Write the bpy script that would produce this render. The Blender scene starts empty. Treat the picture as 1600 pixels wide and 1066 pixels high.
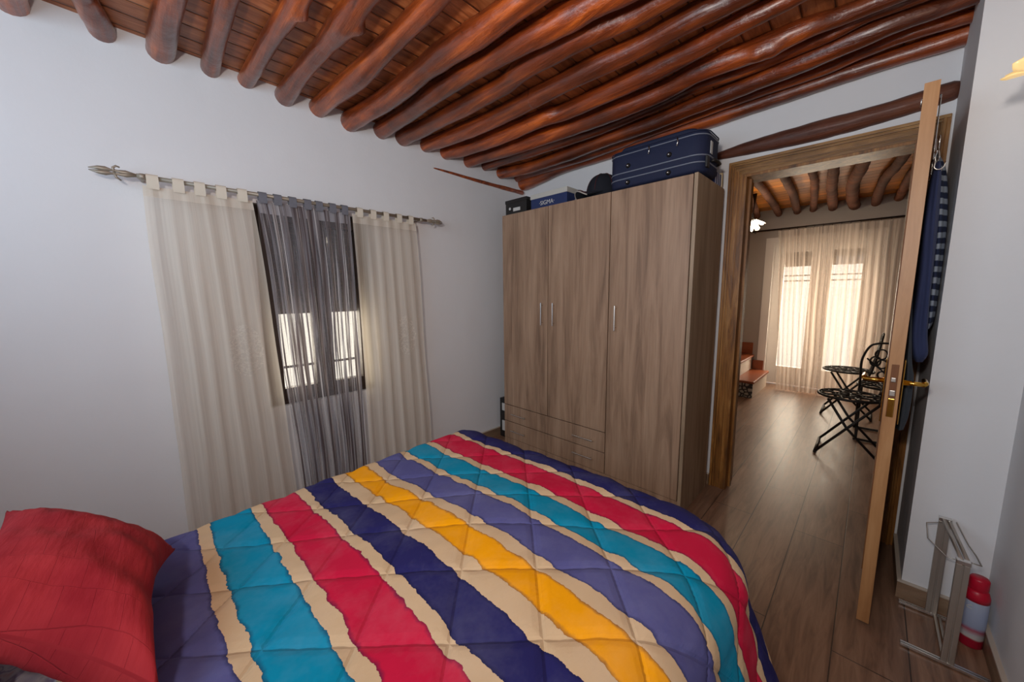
import bpy, bmesh, math, random
from mathutils import Vector, Matrix, noise
random.seed(7)
S = bpy.context.scene
COL = S.collection

# ------------------------------------------------------------------ camera
cd = bpy.data.cameras.new('camera'); cam = bpy.data.objects.new('camera', cd); COL.objects.link(cam)
cd.sensor_width = 36.0; cd.lens = 567.77/1600*36.0; cd.clip_start = 0.02; cd.clip_end = 100
R_ = Vector((0.71146575, 0.70266173, -0.0091092)); U_ = Vector((-0.0852734, 0.0991943, 0.99140755)); F_ = Vector((-0.69752773, 0.70457575, -0.1304917))
m = Matrix.Identity(4)
for i, v in enumerate((R_, U_, -F_)):
    for j in range(3): m[j][i] = v[j]
m.translation = Vector((0, 0, 1.251)); cam.matrix_world = m
S.camera = cam
# ------------------------------------------------------------------ world, light, exposure
w = bpy.data.worlds.new('daylight'); S.world = w; w.use_nodes = True
bg = w.node_tree.nodes['Background']; bg.inputs[0].default_value = (1.0, 0.90, 0.78, 1); bg.inputs[1].default_value = 1.15
S.view_settings.view_transform = 'Standard'; S.view_settings.look = 'None'; S.view_settings.gamma = 1; S.view_settings.use_curve_mapping = False
S.view_settings.exposure = 0.5

def area(name, loc, target, sx, sy, power, color, spread=180):
    l = bpy.data.lights.new(name, 'AREA'); l.shape = 'RECTANGLE'; l.size = sx; l.size_y = sy; l.energy = power; l.color = color
    l.spread = math.radians(spread)
    o = bpy.data.objects.new(name, l); COL.objects.link(o); o.location = loc
    o.rotation_euler = (Vector(target)-Vector(loc)).to_track_quat('-Z', 'Y').to_euler()
    return o
area('cool_fill_behind_camera', (-0.9, -0.98, 1.75), (-1.1, 1.5, 2.3), 1.7, 0.9, 15.5, (0.58, 0.80, 1.0))  # added soft bluish fill behind the camera; the wall there has no window
area('photographer_flash', (-0.1, -0.35, 1.6), (-0.8, 1.2, 2.1), 0.14, 0.12, 14, (1.0, 0.91, 0.84))
area('window_daylight', (-2.62, 0.735, 1.0), (-1.0, 0.8, 0.9), 0.5, 0.5, 4, (1.0, 0.88, 0.72))
area('balcony_daylight', (-0.5, 6.25, 1.2), (-0.4, 3.0, 0.6), 1.0, 1.6, 50, (1.0, 0.84, 0.66))
def point(name, loc, power, color, r=0.04):
    l = bpy.data.lights.new(name, 'POINT'); l.energy = power; l.color = color; l.shadow_soft_size = r
    o = bpy.data.objects.new(name, l); COL.objects.link(o); o.location = loc
point('sconce_bulb_light', (0.32, 1.70, 1.93), 0.35, (1, .85, .65))
point('hall_bulb_light', (-0.93, 4.55, 1.90), 5, (1, .82, .6))

# ------------------------------------------------------------------ constants
XL, YB, XR, XP, YP = -2.282, 2.493, 0.388, 0.180, 2.072
YH = 5.75      # hall far wall
ZT = 2.75

# ------------------------------------------------------------------ materials
def srgb(r, g, b):
    f = lambda c: ((c/255+.055)/1.055)**2.4 if c/255 > .04045 else c/255/12.92
    return (f(r), f(g), f(b), 1)
class NT:
    def __init__(s, name):
        s.m = bpy.data.materials.new(name); s.m.use_nodes = True; s.t = s.m.node_tree; s.p = s.t.nodes['Principled BSDF']; s.out = s.t.nodes['Material Output']
    def n(s, typ, **kw):
        n = s.t.nodes.new(typ)
        for k, v in kw.items():
            if k.startswith('i_'): n.inputs[int(k[2:])].default_value = v
            else: setattr(n, k, v)
        return n
    def l(s, a, b): s.t.links.new(a, b)
    def coord(s, kind='Object', scale=(1,1,1), rot=(0,0,0)):
        tc = s.n('ShaderNodeTexCoord'); mp = s.n('ShaderNodeMapping'); mp.inputs['Scale'].default_value = scale; mp.inputs['Rotation'].default_value = rot
        s.l(tc.outputs[kind], mp.inputs[0]); return mp.outputs[0]
    def noise(s, vec, scale=5, detail=4, rough=.55, dist=0):
        n = s.n('ShaderNodeTexNoise'); n.inputs['Scale'].default_value = scale; n.inputs['Detail'].default_value = detail
        n.inputs['Roughness'].default_value = rough; n.inputs['Distortion'].default_value = dist
        if vec is not None: s.l(vec, n.inputs[0])
        return n.outputs[0]
    def ramp(s, fac, stops, interp='LINEAR'):
        r = s.n('ShaderNodeValToRGB'); cr = r.color_ramp; cr.interpolation = interp
        while len(cr.elements) < len(stops): cr.elements.new(1.0)
        for e, (p, c) in zip(cr.elements, stops): e.position = p; e.color = c if len(c) == 4 else (*c, 1)
        s.l(fac, r.inputs[0]); return r.outputs[0]
    def mix(s, fac, a, b, blend='MIX'):
        mx = s.n('ShaderNodeMix'); mx.data_type = 'RGBA'; mx.blend_type = blend
        for inp, v in ((mx.inputs[0], fac), (mx.inputs[6], a), (mx.inputs[7], b)):
            if isinstance(v, (int, float)): inp.default_value = v
            elif isinstance(v, tuple): inp.default_value = v
            else: s.l(v, inp)
        return mx.outputs[2]
    def math(s, op, a, b=None, c=None):
        mn = s.n('ShaderNodeMath'); mn.operation = op
        for i, v in enumerate((a, b, c)):
            if v is None: continue
            if isinstance(v, (int, float)): mn.inputs[i].default_value = v
            else: s.l(v, mn.inputs[i])
        return mn.outputs[0]
    def bump(s, h, strength=.3, dist=.01):
        b = s.n('ShaderNodeBump'); b.inputs['Strength'].default_value = strength; b.inputs['Distance'].default_value = dist
        s.l(h, b.inputs['Height']); s.l(b.outputs[0], s.p.inputs['Normal']); return b
    def base(s, c):
        if isinstance(c, tuple): s.p.inputs['Base Color'].default_value = c
        else: s.l(c, s.p.inputs['Base Color'])
    def rough(s, r): 
        if isinstance(r, (int, float)): s.p.inputs['Roughness'].default_value = r
        else: s.l(r, s.p.inputs['Roughness'])
BW = lambda v: (v, v, v, 1)

def plain(name, c, rough=.5, metal=0, var=.06, nscale=30, bump=0, coat=0):
    t = NT(name); v = t.coord()
    n = t.noise(v, nscale, 3)
    t.base(t.mix(t.math('MULTIPLY', n, var*2), c, tuple([x*.55 for x in c[:3]]+[1])))
    t.rough(rough); t.p.inputs['Metallic'].default_value = metal
    if bump: t.bump(n, bump, .003)
    if coat: t.p.inputs['Coat Weight'].default_value = coat
    return t.m
def mat_wall(name, c):
    t = NT(name); v = t.coord()
    n = t.noise(v, 1.6, 4); n2 = t.noise(v, 60, 3)
    t.base(t.mix(n, c, tuple([x*.93 for x in c[:3]]+[1]))); t.rough(.75)
    h = t.math('ADD', t.math('MULTIPLY', t.noise(v, 4, 2), 1.0), t.math('MULTIPLY', n2, .08)); t.bump(h, .25, .02)
    return t.m
M = {}
M['wall'] = mat_wall('white_plaster', (.80, .80, .81, 1))
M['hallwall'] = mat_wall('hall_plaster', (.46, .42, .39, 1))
M['reveal'] = mat_wall('reveal_plaster', (.86, .82, .78, 1))

def mat_log(name, a, b, c, rough=.33, coat=.8):
    t = NT(name); v = t.coord('Object', (.7, 9, 9)); v2 = t.coord('Object')
    n = t.noise(v, 3.2, 6, .6, .25)
    n2 = t.noise(v2, 2.2, 3)
    oi = t.n('ShaderNodeObjectInfo')
    col = t.ramp(n, [(.25, a), (.5, b), (.78, c)])
    col = t.mix(t.ramp(n2, [(.42, BW(0)), (.62, BW(.75))]), col, a)
    sp = t.noise(v2, 45, 2); spm = t.ramp(sp, [(.70, BW(0)), (.78, BW(1))])
    col = t.mix(t.math('MULTIPLY', spm, .5), col, tuple([x*.35 for x in a[:3]]+[1]))
    hs = t.n('ShaderNodeHueSaturation'); t.l(t.math('MULTIPLY_ADD', oi.outputs['Random'], .35, .82), hs.inputs['Value']); t.l(col, hs.inputs['Color'])
    t.base(hs.outputs[0]); t.rough(t.math('MULTIPLY_ADD', n, .25, rough-.1)); 
    t.bump(t.math('ADD', n, t.math('MULTIPLY', t.noise(v2, 22, 4), .7)), .6, .016)
    t.p.inputs['Coat Weight'].default_value = coat; t.p.inputs['Coat Roughness'].default_value = .30
    return t.m
M['log'] = mat_log('varnished_log', srgb(66, 26, 10), srgb(144, 62, 20), srgb(222, 110, 34))
M['lintel'] = mat_log('lintel_wood', srgb(70, 34, 22), srgb(112, 60, 38), srgb(140, 82, 52), .6, .15)
M['loghall'] = mat_log('hall_log', srgb(84, 44, 26), srgb(118, 68, 42), srgb(150, 92, 60), .8, .0)

def mat_boards(name, a, b, c, pitch, axis='X', seam=(.02, .008, .004, 1)):
    t = NT(name); tc = t.n('ShaderNodeTexCoord'); sp = t.n('ShaderNodeSeparateXYZ'); t.l(tc.outputs['Object'], sp.inputs[0])
    ax = sp.outputs[axis]
    u = t.math('DIVIDE', ax, pitch); fr = t.math('FRACT', u); fl = t.math('FLOOR', u)
    wn = t.n('ShaderNodeTexWhiteNoise'); wn.noise_dimensions = '1D'; t.l(fl, wn.inputs['W'])
    v = t.coord('Object', (14, 2, 2) if axis == 'X' else (2, 14, 2))
    n = t.noise(v, 2.5, 6, .6, .5)
    col = t.ramp(n, [(.25, a), (.5, b), (.8, c)])
    hs = t.n('ShaderNodeHueSaturation'); t.l(t.math('MULTIPLY_ADD', wn.outputs['Value'], .5, .7), hs.inputs['Value']); t.l(col, hs.inputs['Color'])
    d = t.math('MINIMUM', fr, t.math('SUBTRACT', 1.0, fr))
    sm = t.ramp(d, [(.0, BW(1)), (.045, BW(0))])
    t.base(t.mix(sm, hs.outputs[0], seam)); t.rough(.42)
    t.bump(t.math('ADD', t.math('MULTIPLY', t.ramp(d, [(0, BW(0)), (.07, BW(1))]), 1.0), t.math('MULTIPLY', n, .2)), .6, .01)
    return t.m
M['boards'] = mat_boards('ceiling_boards', srgb(112, 60, 32), srgb(184, 106, 60), srgb(226, 152, 98), .098, 'X')
M['boardshall'] = mat_boards('hall_ceiling_boards', srgb(150, 84, 14), srgb(216, 130, 30), srgb(240, 166, 60), .12, 'Y', srgb(80, 36, 12))

def mat_floor():
    t = NT('wood_look_floor'); tc = t.n('ShaderNodeTexCoord'); mp = t.n('ShaderNodeMapping'); mp.inputs['Rotation'].default_value = (0, 0, math.radians(90)); t.l(tc.outputs['Object'], mp.inputs[0])
    br = t.n('ShaderNodeTexBrick'); t.l(mp.outputs[0], br.inputs[0]); br.offset = .37; br.offset_frequency = 2
    br.inputs['Scale'].default_value = 1; br.inputs['Brick Width'].default_value = 1.15; br.inputs['Row Height'].default_value = .192; br.inputs['Mortar Size'].default_value = .0022; br.inputs['Mortar Smooth'].default_value = .3
    br.inputs['Color1'].default_value = BW(.0); br.inputs['Color2'].default_value = BW(1.0); br.inputs['Mortar'].default_value = BW(.5)
    v = t.coord('Object', (16, 1.6, 1)); n = t.noise(v, 2.2, 7, .62, .8); v2 = t.coord('Object', (60, 4, 1)); n2 = t.noise(v2, 3, 4)
    col = t.ramp(n, [(.28, srgb(104, 74, 56)), (.52, srgb(146, 110, 86)), (.78, srgb(172, 136, 110))])
    hs = t.n('ShaderNodeHueSaturation'); t.l(t.math('MULTIPLY_ADD', br.outputs['Color'], .22, .86), hs.inputs['Value']); t.l(col, hs.inputs['Color'])
    c2 = t.mix(t.math('MULTIPLY', n2, .25), hs.outputs[0], srgb(84, 62, 48))
    t.base(t.mix(br.outputs['Fac'], c2, srgb(60, 42, 32))); t.rough(t.math('MULTIPLY_ADD', n, .15, .27))
    t.bump(t.math('SUBTRACT', t.math('MULTIPLY', n, .1), br.outputs['Fac']), .25, .003)
    return t.m
M['floor'] = mat_floor()

def mat_grain(name, a, b, c, sc=(22, 22, 1.5), scale=1.6, rough=.45, dist=1.2, fine=.35):
    t = NT(name); v = t.coord('Object', sc); n = t.noise(v, scale, 7, .62, dist)
    v2 = t.coord('Object', (sc[0]*6, sc[1]*6, sc[2]*3)); n2 = t.noise(v2, scale, 3)
    col = t.ramp(n, [(.28, a), (.5, b), (.76, c)])
    t.base(t.mix(t.math('MULTIPLY', t.ramp(n2, [(.45, BW(0)), (.75, BW(1))]), fine), col, a)); t.rough(rough); t.bump(n2, .08, .002)
    return t.m
M['oak'] = mat_grain('greige_oak', srgb(118, 92, 73), srgb(162, 131, 106), srgb(184, 154, 128), (9, 9, .7), 1.7, .5, .8, .4)
M['oakside'] = mat_grain('greige_oak_side', srgb(128, 106, 84), srgb(162, 138, 112), srgb(180, 156, 130), (3, 9, .7), 1.7, .5, .8, .4)
M['darkgap'] = plain('dark_gap', srgb(60, 42, 34), .8)
M['casing'] = mat_grain('stained_pine', srgb(84, 50, 18), srgb(150, 98, 42), srgb(200, 148, 84), (10, 10, 1.2), 2, .42, 1.2, .4)
M['casing_h'] = mat_grain('stained_pine_header', srgb(92, 60, 26), srgb(154, 110, 58), srgb(200, 156, 98), (1.2, 10, 12), 2, .42, 1.2, .4)
M['leaf'] = mat_grain('door_edge_pine', srgb(146, 98, 56), srgb(176, 128, 82), srgb(196, 150, 104), (8, 8, 1), 2, .45, .5, .25)
M['leafface'] = mat_grain('door_face_wood', srgb(80, 44, 20), srgb(116, 70, 34), srgb(140, 90, 48), (8, 8, 1), 2, .65, .8, .3)
M['skirt'] = mat_grain('skirting_wood', srgb(110, 86, 66), srgb(140, 112, 88), srgb(160, 132, 106), (2, 2, 12), 2, .4, .5, .3)
M['skirtcap'] = plain('skirting_cap', srgb(196, 182, 166), .4)
M['steel'] = plain('brushed_steel', srgb(222, 220, 216), .25, 1.0, .05)
M['steeldark'] = plain('tarnished_steel', srgb(186, 178, 168), .38, .8, .08)
M['gold'] = plain('polished_brass', srgb(226, 176, 78), .18, 1.0, .03)
M['iron'] = plain('wrought_iron', srgb(34, 27, 24), .5, .3, .1, bump=.2)
M['rodpaint'] = plain('taupe_rod', srgb(158, 146, 130), .4, .3, .1)
M['hallrod'] = plain('dark_rod', srgb(48, 36, 30), .4, .5)
M['shutter'] = None
M['black'] = plain('black_plastic', srgb(30, 27, 26), .5)
M['paper'] = plain('white_label', srgb(206, 204, 200), .6)
M['navybox'] = plain('navy_carton', srgb(34, 50, 96), .5)
M['whitebox'] = plain('white_carton', srgb(196, 194, 186), .6)
M['cap'] = plain('dark_cap_cotton', srgb(22, 24, 34), .9, bump=.3)
M['caprim'] = plain('maroon_piping', srgb(86, 30, 34), .8)
M['capwhite'] = plain('pale_piping', srgb(190, 180, 170), .8)
M['case'] = plain('blue_suitcase_fabric', srgb(24, 32, 62), .8, bump=.3, nscale=300)
M['casetrim'] = plain('suitcase_welt', srgb(120, 126, 140), .35)
M['terracotta'] = plain('terracotta_tread', srgb(150, 78, 44), .35, var=.15, nscale=8)
M['red_plastic'] = plain('red_plastic', srgb(196, 14, 48), .35)
M['frame_brown'] = plain('dark_brown_window', srgb(62, 46, 38), .5)
M['outside'] = plain('pale_outside_wall', srgb(235, 215, 190), .9)
M['lamp_white'] = None
M['navyknit'] = plain('navy_jersey', srgb(44, 54, 92), .9, var=.15, nscale=12, bump=.2)
M['darkgrey'] = plain('charcoal_cotton', srgb(52, 58, 66), .9, var=.2, nscale=12, bump=.2)
M['wood_beige'] = plain('pale_board', srgb(196, 176, 138), .6)

def mat_stripes(name, a, b, pitch, axis='Z', duty=.5, wob=.02):
    t = NT(name); tc = t.n('ShaderNodeTexCoord'); sp = t.n('ShaderNodeSeparateXYZ'); t.l(tc.outputs['Object'], sp.inputs[0])
    n = t.noise(tc.outputs['Object'], 9, 3)
    u = t.math('FRACT', t.math('DIVIDE', t.math('MULTIPLY_ADD', n, wob, sp.outputs[axis]), pitch))
    f = t.ramp(u, [(0, BW(0)), (duty-.03, BW(0)), (duty+.03, BW(1)), (.98, BW(1)), (1, BW(0))])
    t.base(t.mix(f, a, b)); t.rough(.9); return t.m
M['stripeshirt'] = mat_stripes('navy_and_grey_stripes', srgb(28, 38, 68), srgb(140, 150, 164), .042, 'Z', .5)
M['stripebook'] = mat_stripes('striped_cloth', srgb(46, 60, 110), srgb(190, 196, 214), .035, 'Y', .45)
def mat_slats():
    t = NT('roller_shutter'); tc = t.n('ShaderNodeTexCoord'); sp = t.n('ShaderNodeSeparateXYZ'); t.l(tc.outputs['Object'], sp.inputs[0])
    u = t.math('FRACT', t.math('DIVIDE', sp.outputs['Z'], .04)); d = t.math('ABSOLUTE', t.math('SUBTRACT', u, .5))
    t.base(t.ramp(d, [(.0, srgb(84, 72, 66)), (.42, srgb(84, 72, 66)), (.48, srgb(116, 100, 90))])); t.rough(.6); t.bump(d, .4, .01); return t.m
M['shutter'] = mat_slats()
def mat_emit(name, c, s):
    t = NT(name); t.base(c); t.rough(.3); t.p.inputs['Emission Color'].default_value = c; t.p.inputs['Emission Strength'].default_value = s; return t.m
M['glow'] = mat_emit('lit_glass', (1, .86, .62, 1), 4.5)
M['amber'] = mat_emit('amber_lit_glass', srgb(244, 206, 140), .45)
def mat_glass():
    t = NT('window_glass'); t.t.nodes.remove(t.p)
    tr = t.n('ShaderNodeBsdfTransparent'); tr.inputs[0].default_value = (.95, .96, .95, 1); gl = t.n('ShaderNodeBsdfGlossy'); gl.inputs['Roughness'].default_value = .03
    mx = t.n('ShaderNodeMixShader'); mx.inputs[0].default_value = .05; t.l(tr.outputs[0], mx.inputs[1]); t.l(gl.outputs[0], mx.inputs[2]); t.l(mx.outputs[0], t.out.inputs[0]); return t.m
M['glass'] = mat_glass()

def mat_sheer(name, kind):
    """woven sheer cloth; UV x runs 0..1 across the curtain, UV y is height in metres"""
    t = NT(name); tc = t.n('ShaderNodeTexCoord'); uv = tc.outputs['UV']
    sp = t.n('ShaderNodeSeparateXYZ'); t.l(uv, sp.inputs[0])
    def nz(sx, sy, scale=1, d=3, dist=0):
        mp = t.n('ShaderNodeMapping'); mp.inputs['Scale'].default_value = (sx, sy, 1); t.l(uv, mp.inputs[0]); return t.noise(mp.outputs[0], scale, d, .6, dist)
    if kind == 'cream':
        n = nz(16, .5); weave = nz(300, 300, 1, 1)
        col = t.ramp(n, [(.3, srgb(222, 208, 190)), (.7, srgb(246, 238, 224))])
        # embroidered medallion and hem trail
        dx = t.math('DIVIDE', t.math('SUBTRACT', sp.outputs['X'], .70), .16); dz = t.math('DIVIDE', t.math('SUBTRACT', sp.outputs['Y'], .98), .13)
        r = t.math('ADD', t.math('MULTIPLY', dx, dx), t.math('MULTIPLY', dz, dz))
        lace = t.math('GREATER_THAN', nz(26, 60, 1, 2, 1.5), .52); em = t.math('MULTIPLY', t.math('LESS_THAN', r, 1.0), lace)
        col = t.mix(t.math('MULTIPLY', em, .35), col, srgb(232, 226, 214))
        hdr = t.math('GREATER_THAN', sp.outputs['Y'], 1.665)
        op = t.math('MULTIPLY_ADD', n, .3, .52); op = t.math('MAXIMUM', op, t.math('MULTIPLY', em, .8)); op = t.math('MAXIMUM', op, t.math('MULTIPLY', hdr, .97))
        tl = .45
    elif kind == 'grey':
        n = nz(24, .8, 1, 3, .3); n2 = nz(62, 1.0, 1, 2, .2); n3 = nz(40, .35, 1, 2)
        wv = nz(40, 120, 1, 2)
        lines = t.ramp(n2, [(.58, BW(0)), (.64, BW(1))]); dark = t.ramp(n, [(.48, BW(0)), (.62, BW(1))])
        low = t.ramp(sp.outputs['Y'], [(.5, BW(1)), (.9, BW(0))])
        col = t.mix(dark, srgb(160, 156, 160), srgb(96, 84, 84)); col = t.mix(t.math('MULTIPLY', lines, .7), col, srgb(214, 208, 206))
        hdr = t.math('GREATER_THAN', sp.outputs['Y'], 1.655)
        op = t.math('MAXIMUM', t.math('MULTIPLY_ADD', t.ramp(n, [(.46, BW(0)), (.54, BW(1))]), .72, .22), t.math('MULTIPLY', lines, .96))
        op = t.math('MAXIMUM', op, t.math('MULTIPLY', hdr, .9)); op = t.math('MINIMUM', t.math('MULTIPLY_ADD', wv, .15, op), 1.0)
        tl = .3
    else:
        n = nz(22, .4); col = t.ramp(n, [(.3, srgb(206, 188, 174)), (.7, srgb(232, 218, 206))])
        hdr = t.math('GREATER_THAN', sp.outputs['Y'], 1.86)
        op = t.math('MINIMUM', t.math('MULTIPLY_ADD', t.ramp(n, [(.38, BW(0)), (.62, BW(1))]), .52, .32), .95); tl = .5
    t.t.nodes.remove(t.p)
    df = t.n('ShaderNodeBsdfDiffuse'); ts = t.n('ShaderNodeBsdfTranslucent'); tr = t.n('ShaderNodeBsdfTransparent')
    t.l(col, df.inputs[0]); t.l(col, ts.inputs[0]); m1 = t.n('ShaderNodeMixShader'); m1.inputs[0].default_value = tl; t.l(df.outputs[0], m1.inputs[1]); t.l(ts.outputs[0], m1.inputs[2])
    m2 = t.n('ShaderNodeMixShader'); t.l(op, m2.inputs[0]); t.l(tr.outputs[0], m2.inputs[1]); t.l(m1.outputs[0], m2.inputs[2]); t.l(m2.outputs[0], t.out.inputs[0])
    return t.m
M['cream'] = mat_sheer('cream_voile', 'cream'); M['grey'] = mat_sheer('grey_crinkle_voile', 'grey'); M['hallvoile'] = mat_sheer('beige_voile', 'hall')

# quilt stripes: unrolled cloth coordinate in UV (x across bed, y along bed)
CREAM = srgb(208, 178, 140); LAV = srgb(88, 88, 140); TEAL = srgb(0, 138, 172); REDC = srgb(200, 22, 62); NAVY = srgb(38, 36, 92); YEL = srgb(246, 164, 0)
STRIPES = [(-.085, .046, LAV), (.076, .182, TEAL), (.214, .316, REDC), (.346, .434, NAVY), (.484, .562, YEL), (.600, .710, LAV), (.738, .837, TEAL), (.869, .984, REDC), (1.010, 1.120, NAVY), (1.15, 1.27, TEAL), (1.31, 1.43, LAV)]
def mat_quilt():
    t = NT('striped_quilt'); tc = t.n('ShaderNodeTexCoord'); uv = tc.outputs['UV']; sp = t.n('ShaderNodeSeparateXYZ'); t.l(uv, sp.inputs[0])
    a = t.noise(uv, 17, 5, .62); b = t.noise(uv, 2.5, 2)
    y = t.math('ADD', sp.outputs['Y'], t.math('ADD', t.math('MULTIPLY', t.math('SUBTRACT', a, .5), .030), t.math('MULTIPLY', t.math('SUBTRACT', b, .5), .024)))
    col = CREAM; rm = 0.0
    y2 = t.math('MULTIPLY_ADD', t.math('SUBTRACT', t.noise(uv, 30, 2), .5), .008, y)
    for (p, q, c) in STRIPES:
        d = t.math('SUBTRACT', (q-p)/2, t.math('ABSOLUTE', t.math('SUBTRACT', y, (p+q)/2)))
        d2 = t.math('SUBTRACT', (q-p)/2, t.math('ABSOLUTE', t.math('SUBTRACT', y2, (p+q)/2)))
        inside = t.math('GREATER_THAN', d, 0.0)
        col = t.mix(inside, col, c)
        rim = t.math('MULTIPLY', inside, t.math('SUBTRACT', 1.0, t.math('SMOOTH_MIN', t.math('DIVIDE', t.math('MAXIMUM', d2, 0.0), .0075), 1.0, .3)))
        rm = t.math('MAXIMUM', rm, rim)
    wash = t.noise(uv, 5, 5, .7)
    col = t.mix(t.math('MULTIPLY', t.ramp(wash, [(.45, BW(0)), (.8, BW(1))]), .22), col, t.mix(.35, col, (.75, .75, .8, 1)))
    col = t.mix(t.math('MULTIPLY', rm, .85), col, t.mix(.75, col, (.01, .01, .05, 1)))
    t.base(col); t.rough(.95); t.p.inputs['Specular IOR Level'].default_value = .2
    wr = t.n('ShaderNodeMapping'); wr.inputs['Scale'].default_value = (45, 14, 1); wr.inputs['Rotation'].default_value = (0, 0, .5); t.l(uv, wr.inputs[0])
    xx, yy = sp.outputs['X'], t.math('SUBTRACT', sp.outputs['Y'], .57)
    ds = []
    for op_ in ('SUBTRACT', 'ADD'):
        q_ = t.math('DIVIDE', t.math('ADD', t.math(op_, xx, yy), .733), .24); ds.append(t.math('ABSOLUTE', t.math('SUBTRACT', q_, t.math('ROUND', q_))))
    dm = t.math('MINIMUM', ds[0], ds[1])
    crease = t.ramp(dm, [(0, BW(0)), (.035, BW(.75)), (.11, BW(1))])
    near = t.ramp(dm, [(0, BW(1)), (.16, BW(.15))])
    w1 = t.n('ShaderNodeMapping'); w1.inputs['Scale'].default_value = (55, 9, 1); w1.inputs['Rotation'].default_value = (0, 0, .78); t.l(uv, w1.inputs[0])
    pk = t.math('MULTIPLY', t.noise(w1.outputs[0], 1, 3, .6, .3), near)
    hh = t.math('ADD', crease, t.math('ADD', t.math('MULTIPLY', pk, .8), t.math('MULTIPLY', t.noise(wr.outputs[0], 1, 4, .6, .5), .3)))
    t.bump(hh, .55, .008)
    return t.m
M['quilt'] = mat_quilt()
def mat_cushion():
    t = NT('red_textured_cotton'); tc = t.n('ShaderNodeTexCoord'); uv = tc.outputs['UV']
    mp = t.n('ShaderNodeMapping'); mp.inputs['Scale'].default_value = (5.5, 7, 1); mp.inputs['Rotation'].default_value = (0, 0, .12); t.l(uv, mp.inputs[0])
    br = t.n('ShaderNodeTexBrick'); t.l(mp.outputs[0], br.inputs[0]); br.inputs['Scale'].default_value = 1; br.inputs['Mortar Size'].default_value = .012; br.inputs['Mortar Smooth'].default_value = 1; br.inputs['Row Height'].default_value = .9; br.inputs['Brick Width'].default_value = .7
    n = t.noise(uv, 4, 4); 
    col = t.ramp(n, [(.3, srgb(146, 30, 40)), (.7, srgb(178, 52, 57))])
    t.base(t.mix(t.math('MULTIPLY', br.outputs['Fac'], .22), col, srgb(120, 20, 28))); t.rough(.95); t.p.inputs['Specular IOR Level'].default_value = .2
    mp2 = t.n('ShaderNodeMapping'); mp2.inputs['Scale'].default_value = (16, 5, 1); mp2.inputs['Rotation'].default_value = (0, 0, .7); t.l(uv, mp2.inputs[0])
    t.bump(t.math('SUBTRACT', t.noise(mp2.outputs[0], 1, 4), t.math('MULTIPLY', br.outputs['Fac'], .8)), .4, .010); return t.m
M['cushion'] = mat_cushion()
def mat_pattern():
    t = NT('lilac_print'); v = t.coord('Object'); n = t.noise(v, 9, 2, .5, 2.5)
    t.base(t.ramp(n, [(.35, srgb(188, 178, 196)), (.5, srgb(214, 204, 210)), (.55, srgb(150, 130, 160)), (.6, srgb(210, 200, 208)), (.75, srgb(200, 90, 90))])); t.rough(.8); return t.m
M['print'] = mat_pattern()
def mat_tile():
    t = NT('patterned_riser_tile'); v = t.coord('Object', (1, 1, 1)); vo = t.n('ShaderNodeTexVoronoi'); vo.feature = 'DISTANCE_TO_EDGE'; vo.inputs['Scale'].default_value = 22; t.l(v, vo.inputs[0])
    t.base(t.ramp(vo.outputs[0], [(.0, srgb(40, 44, 48)), (.10, srgb(60, 64, 66)), (.16, srgb(190, 186, 176))])); t.rough(.3); return t.m
M['tile'] = mat_tile()
M['white_side'] = plain('white_stair_side', srgb(214, 200, 186), .6)
def mat_can():
    t = NT('spray_label'); v = t.coord('Object'); sp = t.n('ShaderNodeSeparateXYZ'); t.l(v, sp.inputs[0]); n = t.noise(v, 18, 2)
    z = t.math('MULTIPLY_ADD', t.math('SUBTRACT', n, .5), .02, sp.outputs['Z'])
    t.base(t.ramp(t.math('DIVIDE', z, .25), [(.0, srgb(170, 20, 50)), (.13, srgb(176, 22, 52)), (.15, srgb(214, 210, 205)), (.2, srgb(200, 200, 205)), (.26, srgb(180, 90, 110)), (.31, srgb(160, 172, 200)), (.5, srgb(166, 178, 206)), (.72, srgb(176, 186, 206))])); t.rough(.3); return t.m
M['canlabel'] = mat_can()

# ------------------------------------------------------------------ mesh helpers
def link(name, bm, mat, parent=None, smooth=False, loc=None):
    me = bpy.data.meshes.new(name); bmesh.ops.recalc_face_normals(bm, faces=bm.faces[:]); bm.to_mesh(me); bm.free()
    for mm in (mat if isinstance(mat, (list, tuple)) else [mat]): me.materials.append(mm)
    if smooth:
        for p in me.polygons: p.use_smooth = True
    o = bpy.data.objects.new(name, me); COL.objects.link(o)
    if parent: o.parent = parent
    if loc: o.location = loc
    return o
def tag(o, label=None, cat=None, group=None, kind=None):
    if label: o['label'] = label
    if cat: o['category'] = cat
    if group: o['group'] = group
    if kind: o['kind'] = kind
    return o
def empty(name, loc, label, cat, group=None, rz=0):
    o = bpy.data.objects.new(name, None); COL.objects.link(o); o.location = loc; o.rotation_euler[2] = rz; o.empty_display_size = .1
    return tag(o, label, cat, group)
def box(bm, x0, x1, y0, y1, z0, z1, bev=0):
    x0, x1 = min(x0, x1), max(x0, x1); y0, y1 = min(y0, y1), max(y0, y1); z0, z1 = min(z0, z1), max(z0, z1)
    r = bmesh.ops.create_cube(bm, size=1); vs = r['verts']
    for v in vs: v.co = Vector((x0+(v.co.x+.5)*(x1-x0), y0+(v.co.y+.5)*(y1-y0), z0+(v.co.z+.5)*(z1-z0)))
    if bev:
        es = list({e for v in vs for e in v.link_edges}); bmesh.ops.bevel(bm, geom=es, offset=bev, segments=2, affect='EDGES', profile=.6)
    return bm
def B(x0, x1, y0, y1, z0, z1, bev=0): return box(bmesh.new(), x0, x1, y0, y1, z0, z1, bev)
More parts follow.
